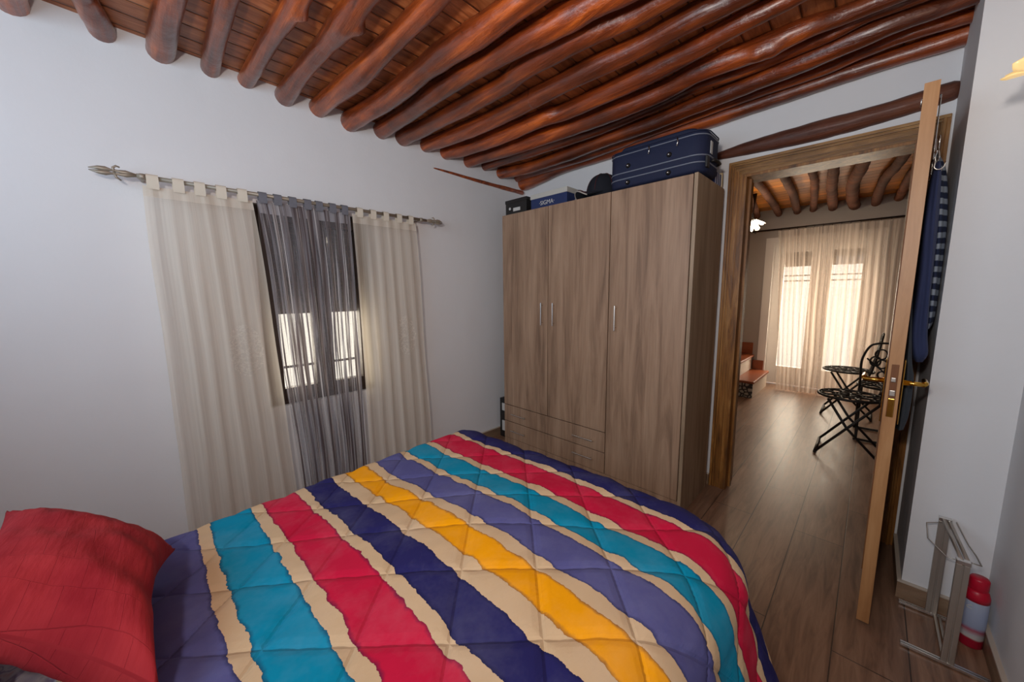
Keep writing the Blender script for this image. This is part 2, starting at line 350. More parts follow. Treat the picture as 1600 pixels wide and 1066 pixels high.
def tube(bm, pts, rad, seg=8, caps=True, closed=False):
    pts = [Vector(p) for p in pts]; n = len(pts); rads = rad if isinstance(rad, (list, tuple)) else [rad]*n
    rings = []; up = Vector((0, 0, 1)); prev = None
    for i, p in enumerate(pts):
        if closed: d = pts[(i+1) % n]-pts[i-1]
        else: d = pts[min(i+1, n-1)]-pts[max(i-1, 0)]
        d.normalize()
        if prev is None:
            a = up if abs(d.dot(up)) < .9 else Vector((1, 0, 0)); a = (a-d*a.dot(d)).normalized()
        else:
            a = prev-d*prev.dot(d); a = a.normalized() if a.length > 1e-6 else d.orthogonal().normalized()
        prev = a; b = d.cross(a)
        rings.append([bm.verts.new(p+(a*math.cos(2*math.pi*k/seg)+b*math.sin(2*math.pi*k/seg))*rads[i]) for k in range(seg)])
    for i in range(n if closed else n-1):
        A_, B_ = rings[i], rings[(i+1) % n]
        for k in range(seg): bm.faces.new((A_[k], A_[(k+1) % seg], B_[(k+1) % seg], B_[k]))
    if caps and not closed: bm.faces.new(rings[0]); bm.faces.new(rings[-1][::-1])
    return rings
def T(pts, rad, seg=8, closed=False):
    bm = bmesh.new(); tube(bm, pts, rad, seg, True, closed); return bm
def lathe(bm, prof, seg=24, c=(0, 0, 0), axis=None):
    rings = []
    for r, z in prof:
        rings.append([bm.verts.new(Vector((c[0]+max(r, 1e-4)*math.cos(2*math.pi*k/seg), c[1]+max(r, 1e-4)*math.sin(2*math.pi*k/seg), c[2]+z))) for k in range(seg)])
    for i in range(len(rings)-1):
        for k in range(seg): bm.faces.new((rings[i][k], rings[i][(k+1) % seg], rings[i+1][(k+1) % seg], rings[i+1][k]))
    bm.faces.new(rings[0]); bm.faces.new(rings[-1])
    return bm
def catmull(P, n=6):
    P = [Vector(p) for p in P]; out = []
    Q = [2*P[0]-P[1]]+P+[2*P[-1]-P[-2]]
    for i in range(1, len(Q)-2):
        for k in range(n):
            t = k/n; a, b, c, d = Q[i-1], Q[i], Q[i+1], Q[i+2]
            out.append(.5*((2*b)+(c-a)*t+(2*a-5*b+4*c-d)*t*t+(3*b-a-3*c+d)*t**3))
    out.append(Q[-2]); return out
def arc(c, r, a0, a1, n=12, plane='xz'):
    out = []
    for i in range(n+1):
        a = math.radians(a0+(a1-a0)*i/n); u, v = r*math.cos(a), r*math.sin(a)
        out.append((c[0]+u, c[1], c[2]+v) if plane == 'xz' else (c[0]+u, c[1]+v, c[2]) if plane == 'xy' else (c[0], c[1]+u, c[2]+v))
    return out
def quad(bm, *pts):
    return bm.faces.new([bm.verts.new(p) for p in pts])
def struct(name, bm, mat): return tag(link(name, bm, mat), kind='structure')

# ------------------------------------------------------------------ room shell
YBK = -1.25
struct('floor', B(-2.6, 2.2, -1.4, 6.6, -.06, 0), M['floor'])
def wall_with_holes_x(name, x0, x1, y0, y1, z0, z1, holes, mat):      # wall slab normal to x; holes (ya,yb,za,zb)
    bm = bmesh.new(); cuts = sorted(holes); y = y0
    for (a, b, za, zb) in cuts:
        box(bm, x0, x1, y, a, z0, z1); 
        if za > z0: box(bm, x0, x1, a, b, z0, za)
        if zb < z1: box(bm, x0, x1, a, b, zb, z1)
        y = b
    box(bm, x0, x1, y, y1, z0, z1); return struct(name, bm, mat)
def wall_with_holes_y(name, y0, y1, x0, x1, z0, z1, holes, mat):
    bm = bmesh.new(); cuts = sorted(holes); x = x0
    for (a, b, za, zb) in cuts:
        box(bm, x, a, y0, y1, z0, z1)
        if za > z0: box(bm, a, b, y0, y1, z0, za)
        if zb < z1: box(bm, a, b, y0, y1, zb, z1)
        x = b
    box(bm, x, x1, y0, y1, z0, z1); return struct(name, bm, mat)
WY0, WY1, WZ0, WZ1 = .435, 1.035, .64, 1.72
wall_with_holes_x('wall_left', XL-.28, XL, YBK, YB+.15, 0, ZT, [(WY0, WY1, WZ0, WZ1)], M['wall'])
DX0, DX1, DZ = -.575, .083, 1.90
wall_with_holes_y('wall_back', YB, YB+.15, XL, XP+.02, 0, ZT, [(DX0-.012, DX1+.012, 0, DZ+.012)], M['wall'])
struct('wall_pillar', B(XP, XR+.2, YP, YB+.15, 0, ZT), M['wall'])
struct('wall_right', B(XR, XR+.2, YBK, YP, 0, ZT), M['wall'])
struct('wall_front', B(XL-.28, XR+.2, YBK-.15, YBK, 0, ZT), M['wall'])
# sloped boarded ceiling
bm = bmesh.new(); zc = lambda x, y: 2.362-.03*y+.02*(x+1)
lo = [bm.verts.new((x, y, zc(x, y))) for x, y in ((XL-.05, YBK-.05), (XR+.05, YBK-.05), (XR+.05, YB+.05), (XL-.05, YB+.05))]
hi = [bm.verts.new(v.co+Vector((0, 0, .05))) for v in lo]
bm.faces.new(lo); bm.faces.new(hi)
for i in range(4): bm.faces.new((lo[i], lo[(i+1) % 4], hi[(i+1) % 4], hi[i]))
struct('ceiling', bm, M['boards'])
# hall shell
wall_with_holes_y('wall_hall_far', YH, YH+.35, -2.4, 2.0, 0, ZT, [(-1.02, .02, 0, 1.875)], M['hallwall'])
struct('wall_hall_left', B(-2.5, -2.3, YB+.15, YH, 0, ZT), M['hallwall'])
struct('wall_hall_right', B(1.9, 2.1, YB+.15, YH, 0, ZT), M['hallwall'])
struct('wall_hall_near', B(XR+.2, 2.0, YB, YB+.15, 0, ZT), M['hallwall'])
struct('ceiling_hall', B(-2.4, 2.0, YB+.15, YH+.05, 2.272, 2.32), M['boardshall'])
# skirtings
def skirt(name, x0, x1, y0, y1, h=.075):
    bm = bmesh.new(); box(bm, x0, x1, y0, y1, 0, h-.008); 
    o = struct(name, bm, M['skirt']); c = link('skirting_cap', B(x0-.001, x1+.001, y0-.001, y1+.001, h-.008, h, .002), M['skirtcap'], o); return o
skirt('baseboard_left', XL, XL+.012, YBK, YB)
skirt('baseboard_back', XL+.012, -.666, YB-.012, YB)
skirt('baseboard_pillar_front', XP-.012, XR-.012, YP-.012, YP)
skirt('baseboard_pillar_side', XP-.012, XP, YP, YB-.03)
skirt('baseboard_right', XR-.012, XR, YBK, YP-.012)

# ------------------------------------------------------------------ logs of the ceiling
LOGS = {
1: [(-2.3, -0.222, 2.303, 0.048), (-1.2, -0.215, 2.308, 0.048)],
2: [(-2.256, -0.012, 2.304, 0.041), (-2.171, -0.029, 2.308, 0.039), (-2.101, -0.042, 2.313, 0.036), (-2.035, -0.051, 2.315, 0.034)],
3: [(-2.255, 0.163, 2.296, 0.046), (-2.058, 0.169, 2.3, 0.045), (-1.885, 0.179, 2.306, 0.042), (-1.773, 0.185, 2.31, 0.039)],
4: [(-2.265, 0.33, 2.297, 0.037), (-2.027, 0.324, 2.304, 0.035), (-1.754, 0.319, 2.309, 0.035), (-1.643, 0.323, 2.313, 0.033)],
5: [(-2.266, 0.47, 2.294, 0.036), (-2.056, 0.478, 2.298, 0.036), (-1.806, 0.485, 2.304, 0.035), (-1.573, 0.494, 2.305, 0.039), (-1.461, 0.499, 2.308, 0.037)],
6: [(-2.268, 0.632, 2.281, 0.046), (-2.019, 0.636, 2.289, 0.042), (-1.723, 0.651, 2.296, 0.039), (-1.533, 0.653, 2.294, 0.048), (-1.413, 0.657, 2.301, 0.041), (-1.306, 0.667, 2.305, 0.039)],
7: [(-2.25, 0.793, 2.275, 0.048), (-1.819, 0.827, 2.281, 0.05), (-1.492, 0.836, 2.291, 0.045), (-1.301, 0.84, 2.295, 0.045), (-1.159, 0.845, 2.3, 0.041)],
8: [(-2.24, 0.969, 2.264, 0.056), (-2.088, 0.989, 2.268, 0.053), (-1.865, 1.015, 2.273, 0.051), (-1.578, 1.02, 2.282, 0.047), (-1.44, 1.025, 2.28, 0.053), (-1.209, 1.05, 2.284, 0.053), (-1.034, 1.062, 2.29, 0.049), (-0.867, 1.077, 2.296, 0.046)],
9: [(-2.243, 1.158, 2.264, 0.048), (-1.924, 1.168, 2.272, 0.046), (-1.656, 1.165, 2.275, 0.049), (-1.319, 1.195, 2.284, 0.045), (-1.106, 1.209, 2.286, 0.048), (-0.918, 1.238, 2.286, 0.051), (-0.79, 1.262, 2.292, 0.046), (-0.674, 1.288, 2.295, 0.044)],
10: [(-2.193, 1.305, 2.262, 0.047), (-2.048, 1.331, 2.264, 0.047), (-1.687, 1.347, 2.271, 0.046), (-1.394, 1.366, 2.277, 0.045), (-1.231, 1.344, 2.281, 0.045), (-0.965, 1.367, 2.287, 0.043), (-0.746, 1.418, 2.293, 0.039), (-0.656, 1.427, 2.296, 0.037), (-0.558, 1.433, 2.299, 0.036)],
11: [(-2.202, 1.482, 2.258, 0.045), (-2.056, 1.503, 2.258, 0.047), (-1.716, 1.545, 2.261, 0.05), (-1.402, 1.555, 2.271, 0.045), (-1.337, 1.558, 2.271, 0.047), (-1.016, 1.569, 2.278, 0.046), (-0.761, 1.591, 2.282, 0.046), (-0.571, 1.584, 2.288, 0.044), (-0.44, 1.597, 2.292, 0.041)],
12: [(-2.235, 1.647, 2.251, 0.046), (-2.109, 1.675, 2.25, 0.049), (-1.765, 1.725, 2.256, 0.049), (-1.453, 1.749, 2.262, 0.048), (-1.313, 1.788, 2.266, 0.045), (-0.97, 1.786, 2.273, 0.046), (-0.697, 1.769, 2.281, 0.043), (-0.475, 1.744, 2.289, 0.039), (-0.341, 1.752, 2.295, 0.035), (-0.261, 1.756, 2.299, 0.031)],
13: [(-2.288, 1.845, 2.246, 0.043), (-1.93, 1.884, 2.248, 0.049), (-1.488, 1.948, 2.253, 0.051), (-1.113, 1.964, 2.26, 0.051), (-0.851, 1.975, 2.268, 0.048), (-0.669, 1.947, 2.274, 0.045), (-0.479, 1.961, 2.276, 0.047), (-0.394, 1.962, 2.277, 0.048), (-0.277, 1.965, 2.287, 0.038), (-0.195, 1.987, 2.292, 0.033), (-0.097, 1.999, 2.295, 0.031), (-0.035, 2.0, 2.295, 0.032)],
14: [(-2.292, 2.015, 2.249, 0.034), (-2.013, 2.051, 2.255, 0.032), (-1.591, 2.083, 2.258, 0.037), (-1.255, 2.127, 2.269, 0.03), (-0.958, 2.131, 2.28, 0.024), (-0.719, 2.105, 2.287, 0.022), (-0.566, 2.133, 2.289, 0.022), (-0.335, 2.119, 2.294, 0.022), (-0.201, 2.095, 2.295, 0.025), (-0.098, 2.083, 2.3, 0.022), (-0.018, 2.091, 2.301, 0.022), (0.031, 2.093, 2.302, 0.022)],
15: [(-2.279, 2.185, 2.234, 0.046), (-2.036, 2.255, 2.238, 0.044), (-1.73, 2.266, 2.245, 0.043), (-1.33, 2.256, 2.252, 0.045), (-1.012, 2.258, 2.259, 0.044), (-0.785, 2.244, 2.265, 0.042), (-0.606, 2.233, 2.267, 0.044), (-0.402, 2.209, 2.273, 0.043), (-0.13, 2.176, 2.28, 0.043), (0.003, 2.176, 2.287, 0.038), (0.123, 2.205, 2.293, 0.031), (0.191, 2.215, 2.297, 0.028)],
16: [(-2.352, 2.385, 2.237, 0.033), (-2.01, 2.385, 2.244, 0.031), (-1.57, 2.385, 2.248, 0.037), (-1.182, 2.385, 2.26, 0.033), (-0.875, 2.385, 2.272, 0.026), (-0.646, 2.385, 2.278, 0.024), (-0.431, 2.385, 2.284, 0.022), (-0.244, 2.38, 2.288, 0.022), (-0.134, 2.353, 2.291, 0.022), (0.009, 2.333, 2.294, 0.023), (0.138, 2.349, 2.295, 0.024), (0.194, 2.364, 2.297, 0.022)],
17: [(-2.184, 2.46, 2.214, 0.061), (-1.896, 2.46, 2.233, 0.046), (-1.524, 2.46, 2.244, 0.042), (-1.217, 2.46, 2.249, 0.043), (-0.925, 2.46, 2.255, 0.043), (-0.668, 2.46, 2.259, 0.043), (-0.442, 2.46, 2.267, 0.04), (-0.208, 2.46, 2.273, 0.038), (-0.136, 2.46, 2.274, 0.038), (0.018, 2.46, 2.276, 0.039), (0.119, 2.46, 2.277, 0.042), (0.187, 2.46, 2.278, 0.043)],
}
KNOTS = {6: [(-1.50, .70, 2.27, .03)], 5: [(-1.60, .53, 2.28, .028)], 13: [(-.44, 1.93, 2.232, .032), (-.385, 1.945, 2.235, .026)], 14: [(-.22, 2.075, 2.262, .022)], 10: [(-.85, 1.35, 2.245, .016)], 12: [(-1.05, 1.76, 2.226, .014)], 9: [(-.85, 1.21, 2.235, .018)], 7: [(-1.7, .87, 2.25, .02)], 15: [(-.5, 2.18, 2.238, .015)]}
LOGTXT = {1: 'knotless reddish ceiling log whose lower end peeks in at the far top left corner', 2: 'short bent ceiling log, second from the left where ends meet the window wall', 3: 'thick pitted ceiling log with rough greyish end, third from the left', 4: 'slim ceiling log right of the thick pitted one, fourth from the left',
 5: 'slim knotted ceiling log between boards, fifth from the left on the window wall', 6: 'ceiling log with a bulging knot halfway, sixth from the left', 7: 'greyish brown ceiling log above the grey curtain, seventh from the left', 8: 'thickest wavy ceiling log above the right half of the window, eighth from the left',
 9: 'reddish wavy ceiling log just right of the thickest one', 10: 'orange varnished ceiling log, tenth from the left', 11: 'curving orange ceiling log beside the wide board gap, eleventh from the left', 12: 'long curved orange ceiling log, sixth in from the back wall',
 13: 'dark knobbly ceiling log with big knot, fifth in from the back wall', 14: 'thin ceiling log wedged beside the knobbly one, fourth in from the back wall', 15: 'long glossy ceiling log running over the pillar, third in from the back wall', 16: 'thin straight ceiling log, second in from the back wall', 17: 'ceiling log lying closest to the back wall above the suitcase'}
def make_log(name, pts, mat, seed, seg=18, knots=(), end_round=True, fine=7):
    P = catmull([p[:3] for p in pts], fine); r = []
    for i in range(len(pts)-1):
        for k in range(fine): t = k/fine; r.append(pts[i][3]*(1-t)+pts[i+1][3]*t)
    r.append(pts[-1][3])
    # resample evenly
    Q, rr = [P[0]], [r[0]]
    for a, b, ra, rb in zip(P[:-1], P[1:], r[:-1], r[1:]):
        n = max(1, int((b-a).length/.025))
        for k in range(1, n+1): Q.append(a.lerp(b, k/n)); rr.append(ra+(rb-ra)*k/n)
    L = len(Q)
    Q = [q + Vector(noise.noise_vector(q*2.2+Vector((seed*7, 0, 0))))*.006 for q in Q]
    if end_round:
        d0 = (Q[1]-Q[0]).normalized(); d1 = (Q[-1]-Q[-2]).normalized()
        Q = [Q[0]-d0*.022, Q[0]-d0*.014]+Q+[Q[-1]+d1*.014, Q[-1]+d1*.022]; rr = [rr[0]*.45, rr[0]*.82]+rr+[rr[-1]*.82, rr[-1]*.45]
    bm = bmesh.new(); rings = tube(bm, Q, rr, seg)
    for v in bm.verts:
        pass
    for i, ring in enumerate(rings):
        c = Q[i]
        for v in ring:
            d = v.co-c; n = noise.noise(Vector((v.co.x*3.2, v.co.y*9, v.co.z*9))+Vector((seed*3.1, 0, 0)))*.15 + noise.noise(v.co*18+Vector((seed, 0, 0)))*.05
            v.co = c+d*(1+n)
            for k in knots:
                q = (v.co-Vector(k[:3])).length
                if q < k[3]*2.2: v.co += d.normalized()*k[3]*.75*math.exp(-(q/(k[3]*.9))**2)
    return link(name, bm, mat, smooth=True)
for k, pts in LOGS.items():
    pts = list(pts)
    a, b = pts[0], pts[1]
    if a[0] > XL-.02: 
        s = (XL-.03-a[0])/(b[0]-a[0]); pts.insert(0, (XL-.03, a[1]+s*(b[1]-a[1])*.6, a[2]+s*(b[2]-a[2]), a[3]))
    e = pts[-1]
    if k <= 14 or k == 15:
        xe = XR+.03 if k <= 14 else XP+.1
        if k <= 14:
            x = e[0]
            while x < xe-.3:
                x += .28; pts.append((x, e[1]+.02*math.sin(x*4+k), min(e[2]+.02*(x-e[0]), zc(x, e[1])-e[3]*.8), e[3]))
            pts.append((xe, e[1], zc(xe, e[1])-e[3]*.8, e[3]))
    o = make_log('ceiling_log', pts, M['log'], k, knots=KNOTS.get(k, ()))
    tag(o, LOGTXT[k], 'beam', 'rustic ceiling logs')
# same logs continue behind the photographer (only light and reflections reach them)
# lintel log over the doorway and slim stick on the left wall
o = make_log('lintel_log', [(-.79, YB-.002, 2.046, .012), (-.70, YB-.002, 2.045, .022), (-.597, YB-.002, 2.046, .032), (-.428, YB-.002, 2.05, .042), (-.28, YB-.002, 2.054, .046), (-.147, YB-.002, 2.058, .044), (0, YB-.002, 2.065, .041), (.1, YB-.002, 2.073, .041), (.165, YB-.002, 2.079, .038)], M['lintel'], 31)
tag(o, 'half-embedded brown log lintel in the wall above the door frame', 'lintel')
o = make_log('lintel_stick', [(XL, 1.56, 2.128, .006), (XL, 1.75, 2.128, .010), (XL, 2.0, 2.128, .014), (XL, 2.25, 2.126, .017), (XL, 2.44, 2.126, .018)], M['log'], 37, seg=12)
tag(o, 'thin brown stick set in the left wall above the black box', 'lintel')
HL = [[(-.98,3.9),(-1.02,4.709),(-1.15,5.621),(-1.17,YH+.02)], [(-.80,3.3),(-.839,4.021),(-.875,4.9),(-.939,YH+.02)], [(-.62,3.3),(-.636,3.981),(-.665,4.661),(-.751,YH+.02)], [(-.42,3.3),(-.448,4.023),(-.51,4.852),(-.605,YH+.02)], [(-.28,3.3),(-.313,3.976),(-.36,4.54),(-.425,YH+.02)], [(-.10,3.3),(-.145,4.005),(-.209,4.534),(-.24,5.2),(-.236,YH+.02)], [(.13,3.3),(.069,4.045),(-.01,4.64),(-.055,5.3),(-.069,YH+.02)], [(.22,3.9),(.142,4.701),(.104,YH+.02)], [(.40,3.3),(.35,4.5),(.3,YH+.02)]]
HT = ['leftmost hall ceiling log behind the lit glass lamp', 'second hall ceiling log, bending from upper left to right', 'third hall ceiling log, bent like an elbow', 'fourth hall ceiling log, the straightest one', 'fifth hall ceiling log, above the middle of the sheer curtains', 'sixth and thickest hall ceiling log with a strong bend', 'seventh hall ceiling log, slanting down to the left beside the open door', 'eighth hall ceiling log, nearly hidden by the open door edge', 'ninth hall ceiling log at the far right behind the open door']
for i, pl in enumerate(HL):
    rad = [.034, .036, .037, .033, .042, .050, .040, .036, .038][i]
    n = len(pl)
    pts = [(x, y, 2.265-rad*.8-(.008*j), rad*(.8+.25*j/(n-1))) for j, (x, y) in enumerate(pl)]
    a, b = pts[0], pts[1]
    s = (YB+.1-a[1])/(b[1]-a[1]); pts.insert(0, (a[0]+s*(b[0]-a[0])*.4, YB+.1, a[2], a[3]*.95))
    tag(make_log('hall_ceiling_log', pts, M['loghall'], 50+i, seg=14), HT[i], 'beam', 'hall ceiling logs')

# ------------------------------------------------------------------ left window with roller shutter
wf = bmesh.new(); X0 = XL-.016
def wfr(bm, y0, y1, z0, z1, x0=X0-.05, x1=X0, t=.045):
    box(bm, x0, x1, y0, y0+t, z0, z1, .004); box(bm, x0, x1, y1-t, y1, z0, z1, .004); box(bm, x0, x1, y0+t, y1-t, z0, z0+t*1.2, .004); box(bm, x0, x1, y0+t, y1-t, z1-t, z1, .004)
wfr(wf, WY0, WY1, WZ0, WZ1, X0-.06, X0-.01, .03)
win = struct('window_1', wf, M['frame_brown'])
for (a, b) in ((WY0+.028, .735), (.735, WY1-.028)):
    sb = bmesh.new(); wfr(sb, a, b, WZ0+.03, WZ1-.03, X0-.045, X0+.005, .052)
    sash = link('sash', sb, M['frame_brown'], win)
    link('pane', B(X0-.028, X0-.022, a+.045, b-.045, WZ0+.08, WZ1-.075), M['glass'], sash)
link('roller_shutter', B(X0-.10, X0-.085, WY0, WY1, 1.145, WZ1), M['shutter'], win)
link('window_sill', B(XL-.27, XL-.08, WY0, WY1, WZ0-.002, WZ0+.004, .001), M['outside'], win)
g = bmesh.new()
for z in (.815,): box(g, XL-.245, XL-.235, WY0, WY1, z-.007, z+.007)
tag(link('window_grille', g, M['iron']), 'thin horizontal iron bar crossing outside the left window', 'grille')

# ------------------------------------------------------------------ curtains
RX, RZ = -2.19, 1.742
def curtain(name, yt, yb, z0, z1, mat, nf, amp, seed, x=RX, tabs=5, axis='y', cen=None, flare=1.0, tabmat=None, label=None, cat='curtain', tabw=.5, nz=46):
    ns = nf*10; bm = bmesh.new(); uvl = bm.loops.layers.uv.new('UVMap'); G = []
    ph = [random.uniform(-.9, .9) for _ in range(nf+2)]
    for j in range(nz+1):
        t = j/nz; z = z1+(z0-z1)*t; row = []
        for i in range(ns+1):
            s = i/ns; yy0 = yt[0]+(yt[1]-yt[0])*s; yy1 = yb[0]+(yb[1]-yb[0])*s; tt = t**.8
            y = yy0+(yy1-yy0)*tt
            k = s*nf; f = math.sin(2*math.pi*k + ph[int(k)]*.5*t + 1.5*noise.noise(Vector((s*4, t*1.5, seed))))
            a = amp*(.35+.65*min(1, t*3))
            off = f*a + .35*amp*noise.noise(Vector((s*9, t*2.2, seed+5)))
            y2 = y + .35*amp*math.cos(2*math.pi*k)*min(1, t*2) + .008*noise.noise(Vector((s*3, t*3, seed+9)))
            co = (x+off, y2, z) if axis == 'y' else (y2, x-off, z)
            row.append((bm.verts.new(co), s, z))
        G.append(row)
    for j in range(nz):
        for i in range(ns):
            q = (G[j][i], G[j][i+1], G[j+1][i+1], G[j+1][i]); f = bm.faces.new([a[0] for a in q])
            for lp, a in zip(f.loops, q): lp[uvl].uv = (a[1], a[2])
    root = link(name, bm, mat, smooth=True)
    tag(root, label, cat)
    for i in range(tabs):
        c = yt[0]+(yt[1]-yt[0])*(i+.5)/tabs + random.uniform(-.006, .006); wd = (yt[1]-yt[0])/tabs*tabw
        tb = bmesh.new(); prof = []
        for k in range(15):
            a = math.radians(-90+k*360/14*.5) if False else 0
        path = [(-.010, z1-.012), (-.0145, z1+.004), (-.0145, RZ)] + [(.0145*math.cos(math.radians(180-q)), RZ+.0145*math.sin(math.radians(180-q))) for q in range(20, 180, 20)] + [(.0145, RZ), (.0145, z1+.004), (.010, z1-.012)]
        A_ = [tb.verts.new((x+p[0], c-wd/2, p[1])) for p in path]; B_ = [tb.verts.new((x+p[0], c+wd/2, p[1])) for p in path]
        for k in range(len(path)-1): tb.faces.new((A_[k], A_[k+1], B_[k+1], B_[k]))
        link('tab', tb, tabmat, root, smooth=True)
    return root
M['creamtab'] = plain('cream_tab_cloth', srgb(222, 212, 194), .9, bump=.2); M['greytab'] = plain('grey_tab_cloth', srgb(120, 120, 128), .9, var=.3, nscale=60, bump=.2)
curtain('cream_curtain', (.048, .425), (.045, .505), .03, RZ-.034, M['cream'], 6, .009, 1, tabs=5, tabmat=M['creamtab'], label='cream sheer curtain on the left side of the window rod')
curtain('grey_curtain', (.440, .892), (.530, .90), .03, RZ-.028, M['grey'], 9, .006, 2, tabs=7, tabmat=M['greytab'], label='grey crinkled sheer curtain with thin streaks in front of the window', tabw=.55)
curtain('cream_curtain', (.905, 1.318), (.925, 1.375), .03, RZ-.03, M['cream'], 6, .008, 3, tabs=5, tabmat=M['creamtab'], label='cream sheer curtain on the right side of the window rod', tabw=.42)
rod = empty('curtain_rod', (RX, .7, RZ), 'taupe metal curtain rod with spear finials on the left wall', 'curtain rod')
link('rod', T([(0, -.665, 0), (0, .70, 0)], .0095, 12), M['rodpaint'], rod, True)
def finial(sgn):
    bm = bmesh.new(); y0 = -.665 if sgn < 0 else .70; D = sgn
    for dz in (.009, -.007):      # twin spear blades
        pr = [(0, .004), (.03, .012), (.05, .0065), (.07, .006), (.085, .013), (.105, .010), (.13, .002)]
        rings = []
        for u, r in pr: rings.append([bm.verts.new((math.cos(k*math.pi/3)*r*.7, y0+D*u, dz*min(1, .4+u*6)*(1 if u < .11 else .5)+math.sin(k*math.pi/3)*r*.8)) for k in range(6)])
        for a, b in zip(rings[:-1], rings[1:]):
            for k in range(6): bm.faces.new((a[k], a[(k+1) % 6], b[(k+1) % 6], b[k]))
        bm.faces.new(rings[0]); bm.faces.new(rings[-1])
    tube(bm, [(0, y0+D*.062, 0), (0, y0+D*.064, .018), (0, y0+D*.055, .026), (0, y0+D*.045, .022)], [.005, .005, .004, .003], 6)
    tube(bm, [(0, y0+D*.062, 0), (0, y0+D*.058, -.018), (0, y0+D*.045, -.028)], [.005, .005, .003], 6)
    return bm
for s in (-1, 1): link('finial', finial(s), M['rodpaint'], rod, True)
for y in (-.648, .66):
    b_ = bmesh.new(); tube(b_, [(0, y, 0), (-.088, y, 0)], .006, 8); lathe(b_, [(.0, -.012), (.014, -.012), (.014, .004), (.011, .010)], 12, (0, y, 0))
    link('bracket', b_, M['rodpaint'], rod, True)

# ------------------------------------------------------------------ wardrobe
WX0, WX1, WY, WH, WD = -2.072, -.668, 1.997, 1.838, .438
wr = empty('wardrobe', (WX0, WY, 0), 'tall three-door wardrobe in greige oak with four-pull drawers at lower left', 'wardrobe')
L = lambda x: x-WX0
cb = bmesh.new()
W_ = WX1-WX0
box(cb, 0, .018, .018, WD, 0, WH, .001); box(cb, .018, W_-.018, .02, WD-.02, WH-.018, WH); box(cb, .018, W_-.018, .02, WD, .06, .078); box(cb, .018, W_-.018, WD-.012, WD-.004, .07, WH-.018)
box(cb, L(-1.147)-.009, L(-1.147)+.009, .02, WD-.02, .078, WH-.018)
link('carcass', cb, M['oak'], wr)
link('side_panel', B(W_-.018, W_, .0, WD, 0, WH, .001), M['oakside'], wr)
link('plinth', B(.0, W_-.0185, .004, .02, 0, .079, .001), M['oak'], wr)
G_ = .0030
def front(name, x0, x1, z0, z1):
    o = link(name, B(L(x0)+G_, L(x1)-G_, 0, .0178, z0+G_, z1-G_, .0012), M['oak'], wr); return o
d1 = front('door', WX0, -1.62, .359, WH); d2 = front('door', -1.62, -1.147, .359, WH); d3 = front('door', -1.147, WX1-.02, .081, WH)
r1 = front('drawer', WX0, -1.147, .222, .359); r2 = front('drawer', WX0, -1.147, .081, .222)
link('dark_gap', B(.02, W_-.02, .0185, .0195, .08, WH-.02), M['darkgap'], wr)
def pull(par, p, q):
    bm = bmesh.new(); p, q = Vector(p), Vector(q); d = (q-p).normalized(); o_ = Vector((0, -.022, 0))
    tube(bm, [p+o_-d*.006, q+o_+d*.006], .0048, 8); tube(bm, [p+d*.012, p+o_+d*.012], .0032, 8); tube(bm, [q-d*.012, q+o_-d*.012], .0032, 8)
    link('handle', bm, M['steel'], par)
pull(d1, (L(-1.667), 0, 1.03), (L(-1.667), 0, 1.175)); pull(d2, (L(-1.563), 0, 1.03), (L(-1.563), 0, 1.175)); pull(d3, (L(-1.093), 0, 1.027), (L(-1.093), 0, 1.165))
pull(r1, (L(-1.97), 0, .293), (L(-1.83), 0, .293)); pull(r1, (L(-1.38), 0, .287), (L(-1.235), 0, .287))
pull(r2, (L(-1.975), 0, .155), (L(-1.835), 0, .155)); pull(r2, (L(-1.38), 0, .163), (L(-1.235), 0, .163))

# ---- things on top of the wardrobe
ZW = WH
bx = empty('storage_box', (-2.065, 2.03, ZW), 'small black box with a white label at the left end of the wardrobe top', 'box')
link('body', B(0, .215, 0, .30, 0, .105, .004), M['black'], bx)
link('lid', B(-.003, .218, -.003, .303, .085, .11, .004), M['black'], bx)
link('label', B(.085, .155, -.0045, -.001, .022, .046), M['paper'], bx)
link('sticker', lathe(bmesh.new(), [(.010, 0), (.010, .002)], 16), M['paper'], bx, loc=(.05, -.003, .045)).rotation_euler[0] = math.pi/2
cx = empty('shoe_box', (-1.805, 2.03, ZW), 'blue carton with white lid and white lettering beside the black box on the wardrobe', 'box')
link('body', B(0, .315, 0, .25, 0, .074, .002), M['navybox'], cx)
link('lid', B(-.004, .319, -.004, .254, .072, .105, .003), M['whitebox'], cx)
def text(name, s, size, loc, rot, mat, parent, ext=.0006):
    cu = bpy.data.curves.new(name, 'FONT'); cu.body = s; cu.size = size; cu.extrude = ext; cu.align_x = 'CENTER'; cu.align_y = 'CENTER'
    o = bpy.data.objects.new(name+'_c', cu); COL.objects.link(o); dg = bpy.context.evaluated_depsgraph_get(); me = bpy.data.meshes.new_from_object(o.evaluated_get(dg)); COL.objects.unlink(o); bpy.data.objects.remove(o)
    me.materials.clear(); me.materials.append(mat); r = bpy.data.objects.new(name, me); COL.objects.link(r); r.parent = parent; r.location = loc; r.rotation_euler = rot; return r
text('lettering', '\u00b7SIGMA\u00b7', .040, (.145, -.0012, .034), (math.pi/2, 0, 0), M['paper'], cx)
text('lettering', '\u00b7S\u00b7', .03, (.3162, .1, .034), (math.pi/2, 0, math.pi/2), M['paper'], cx)
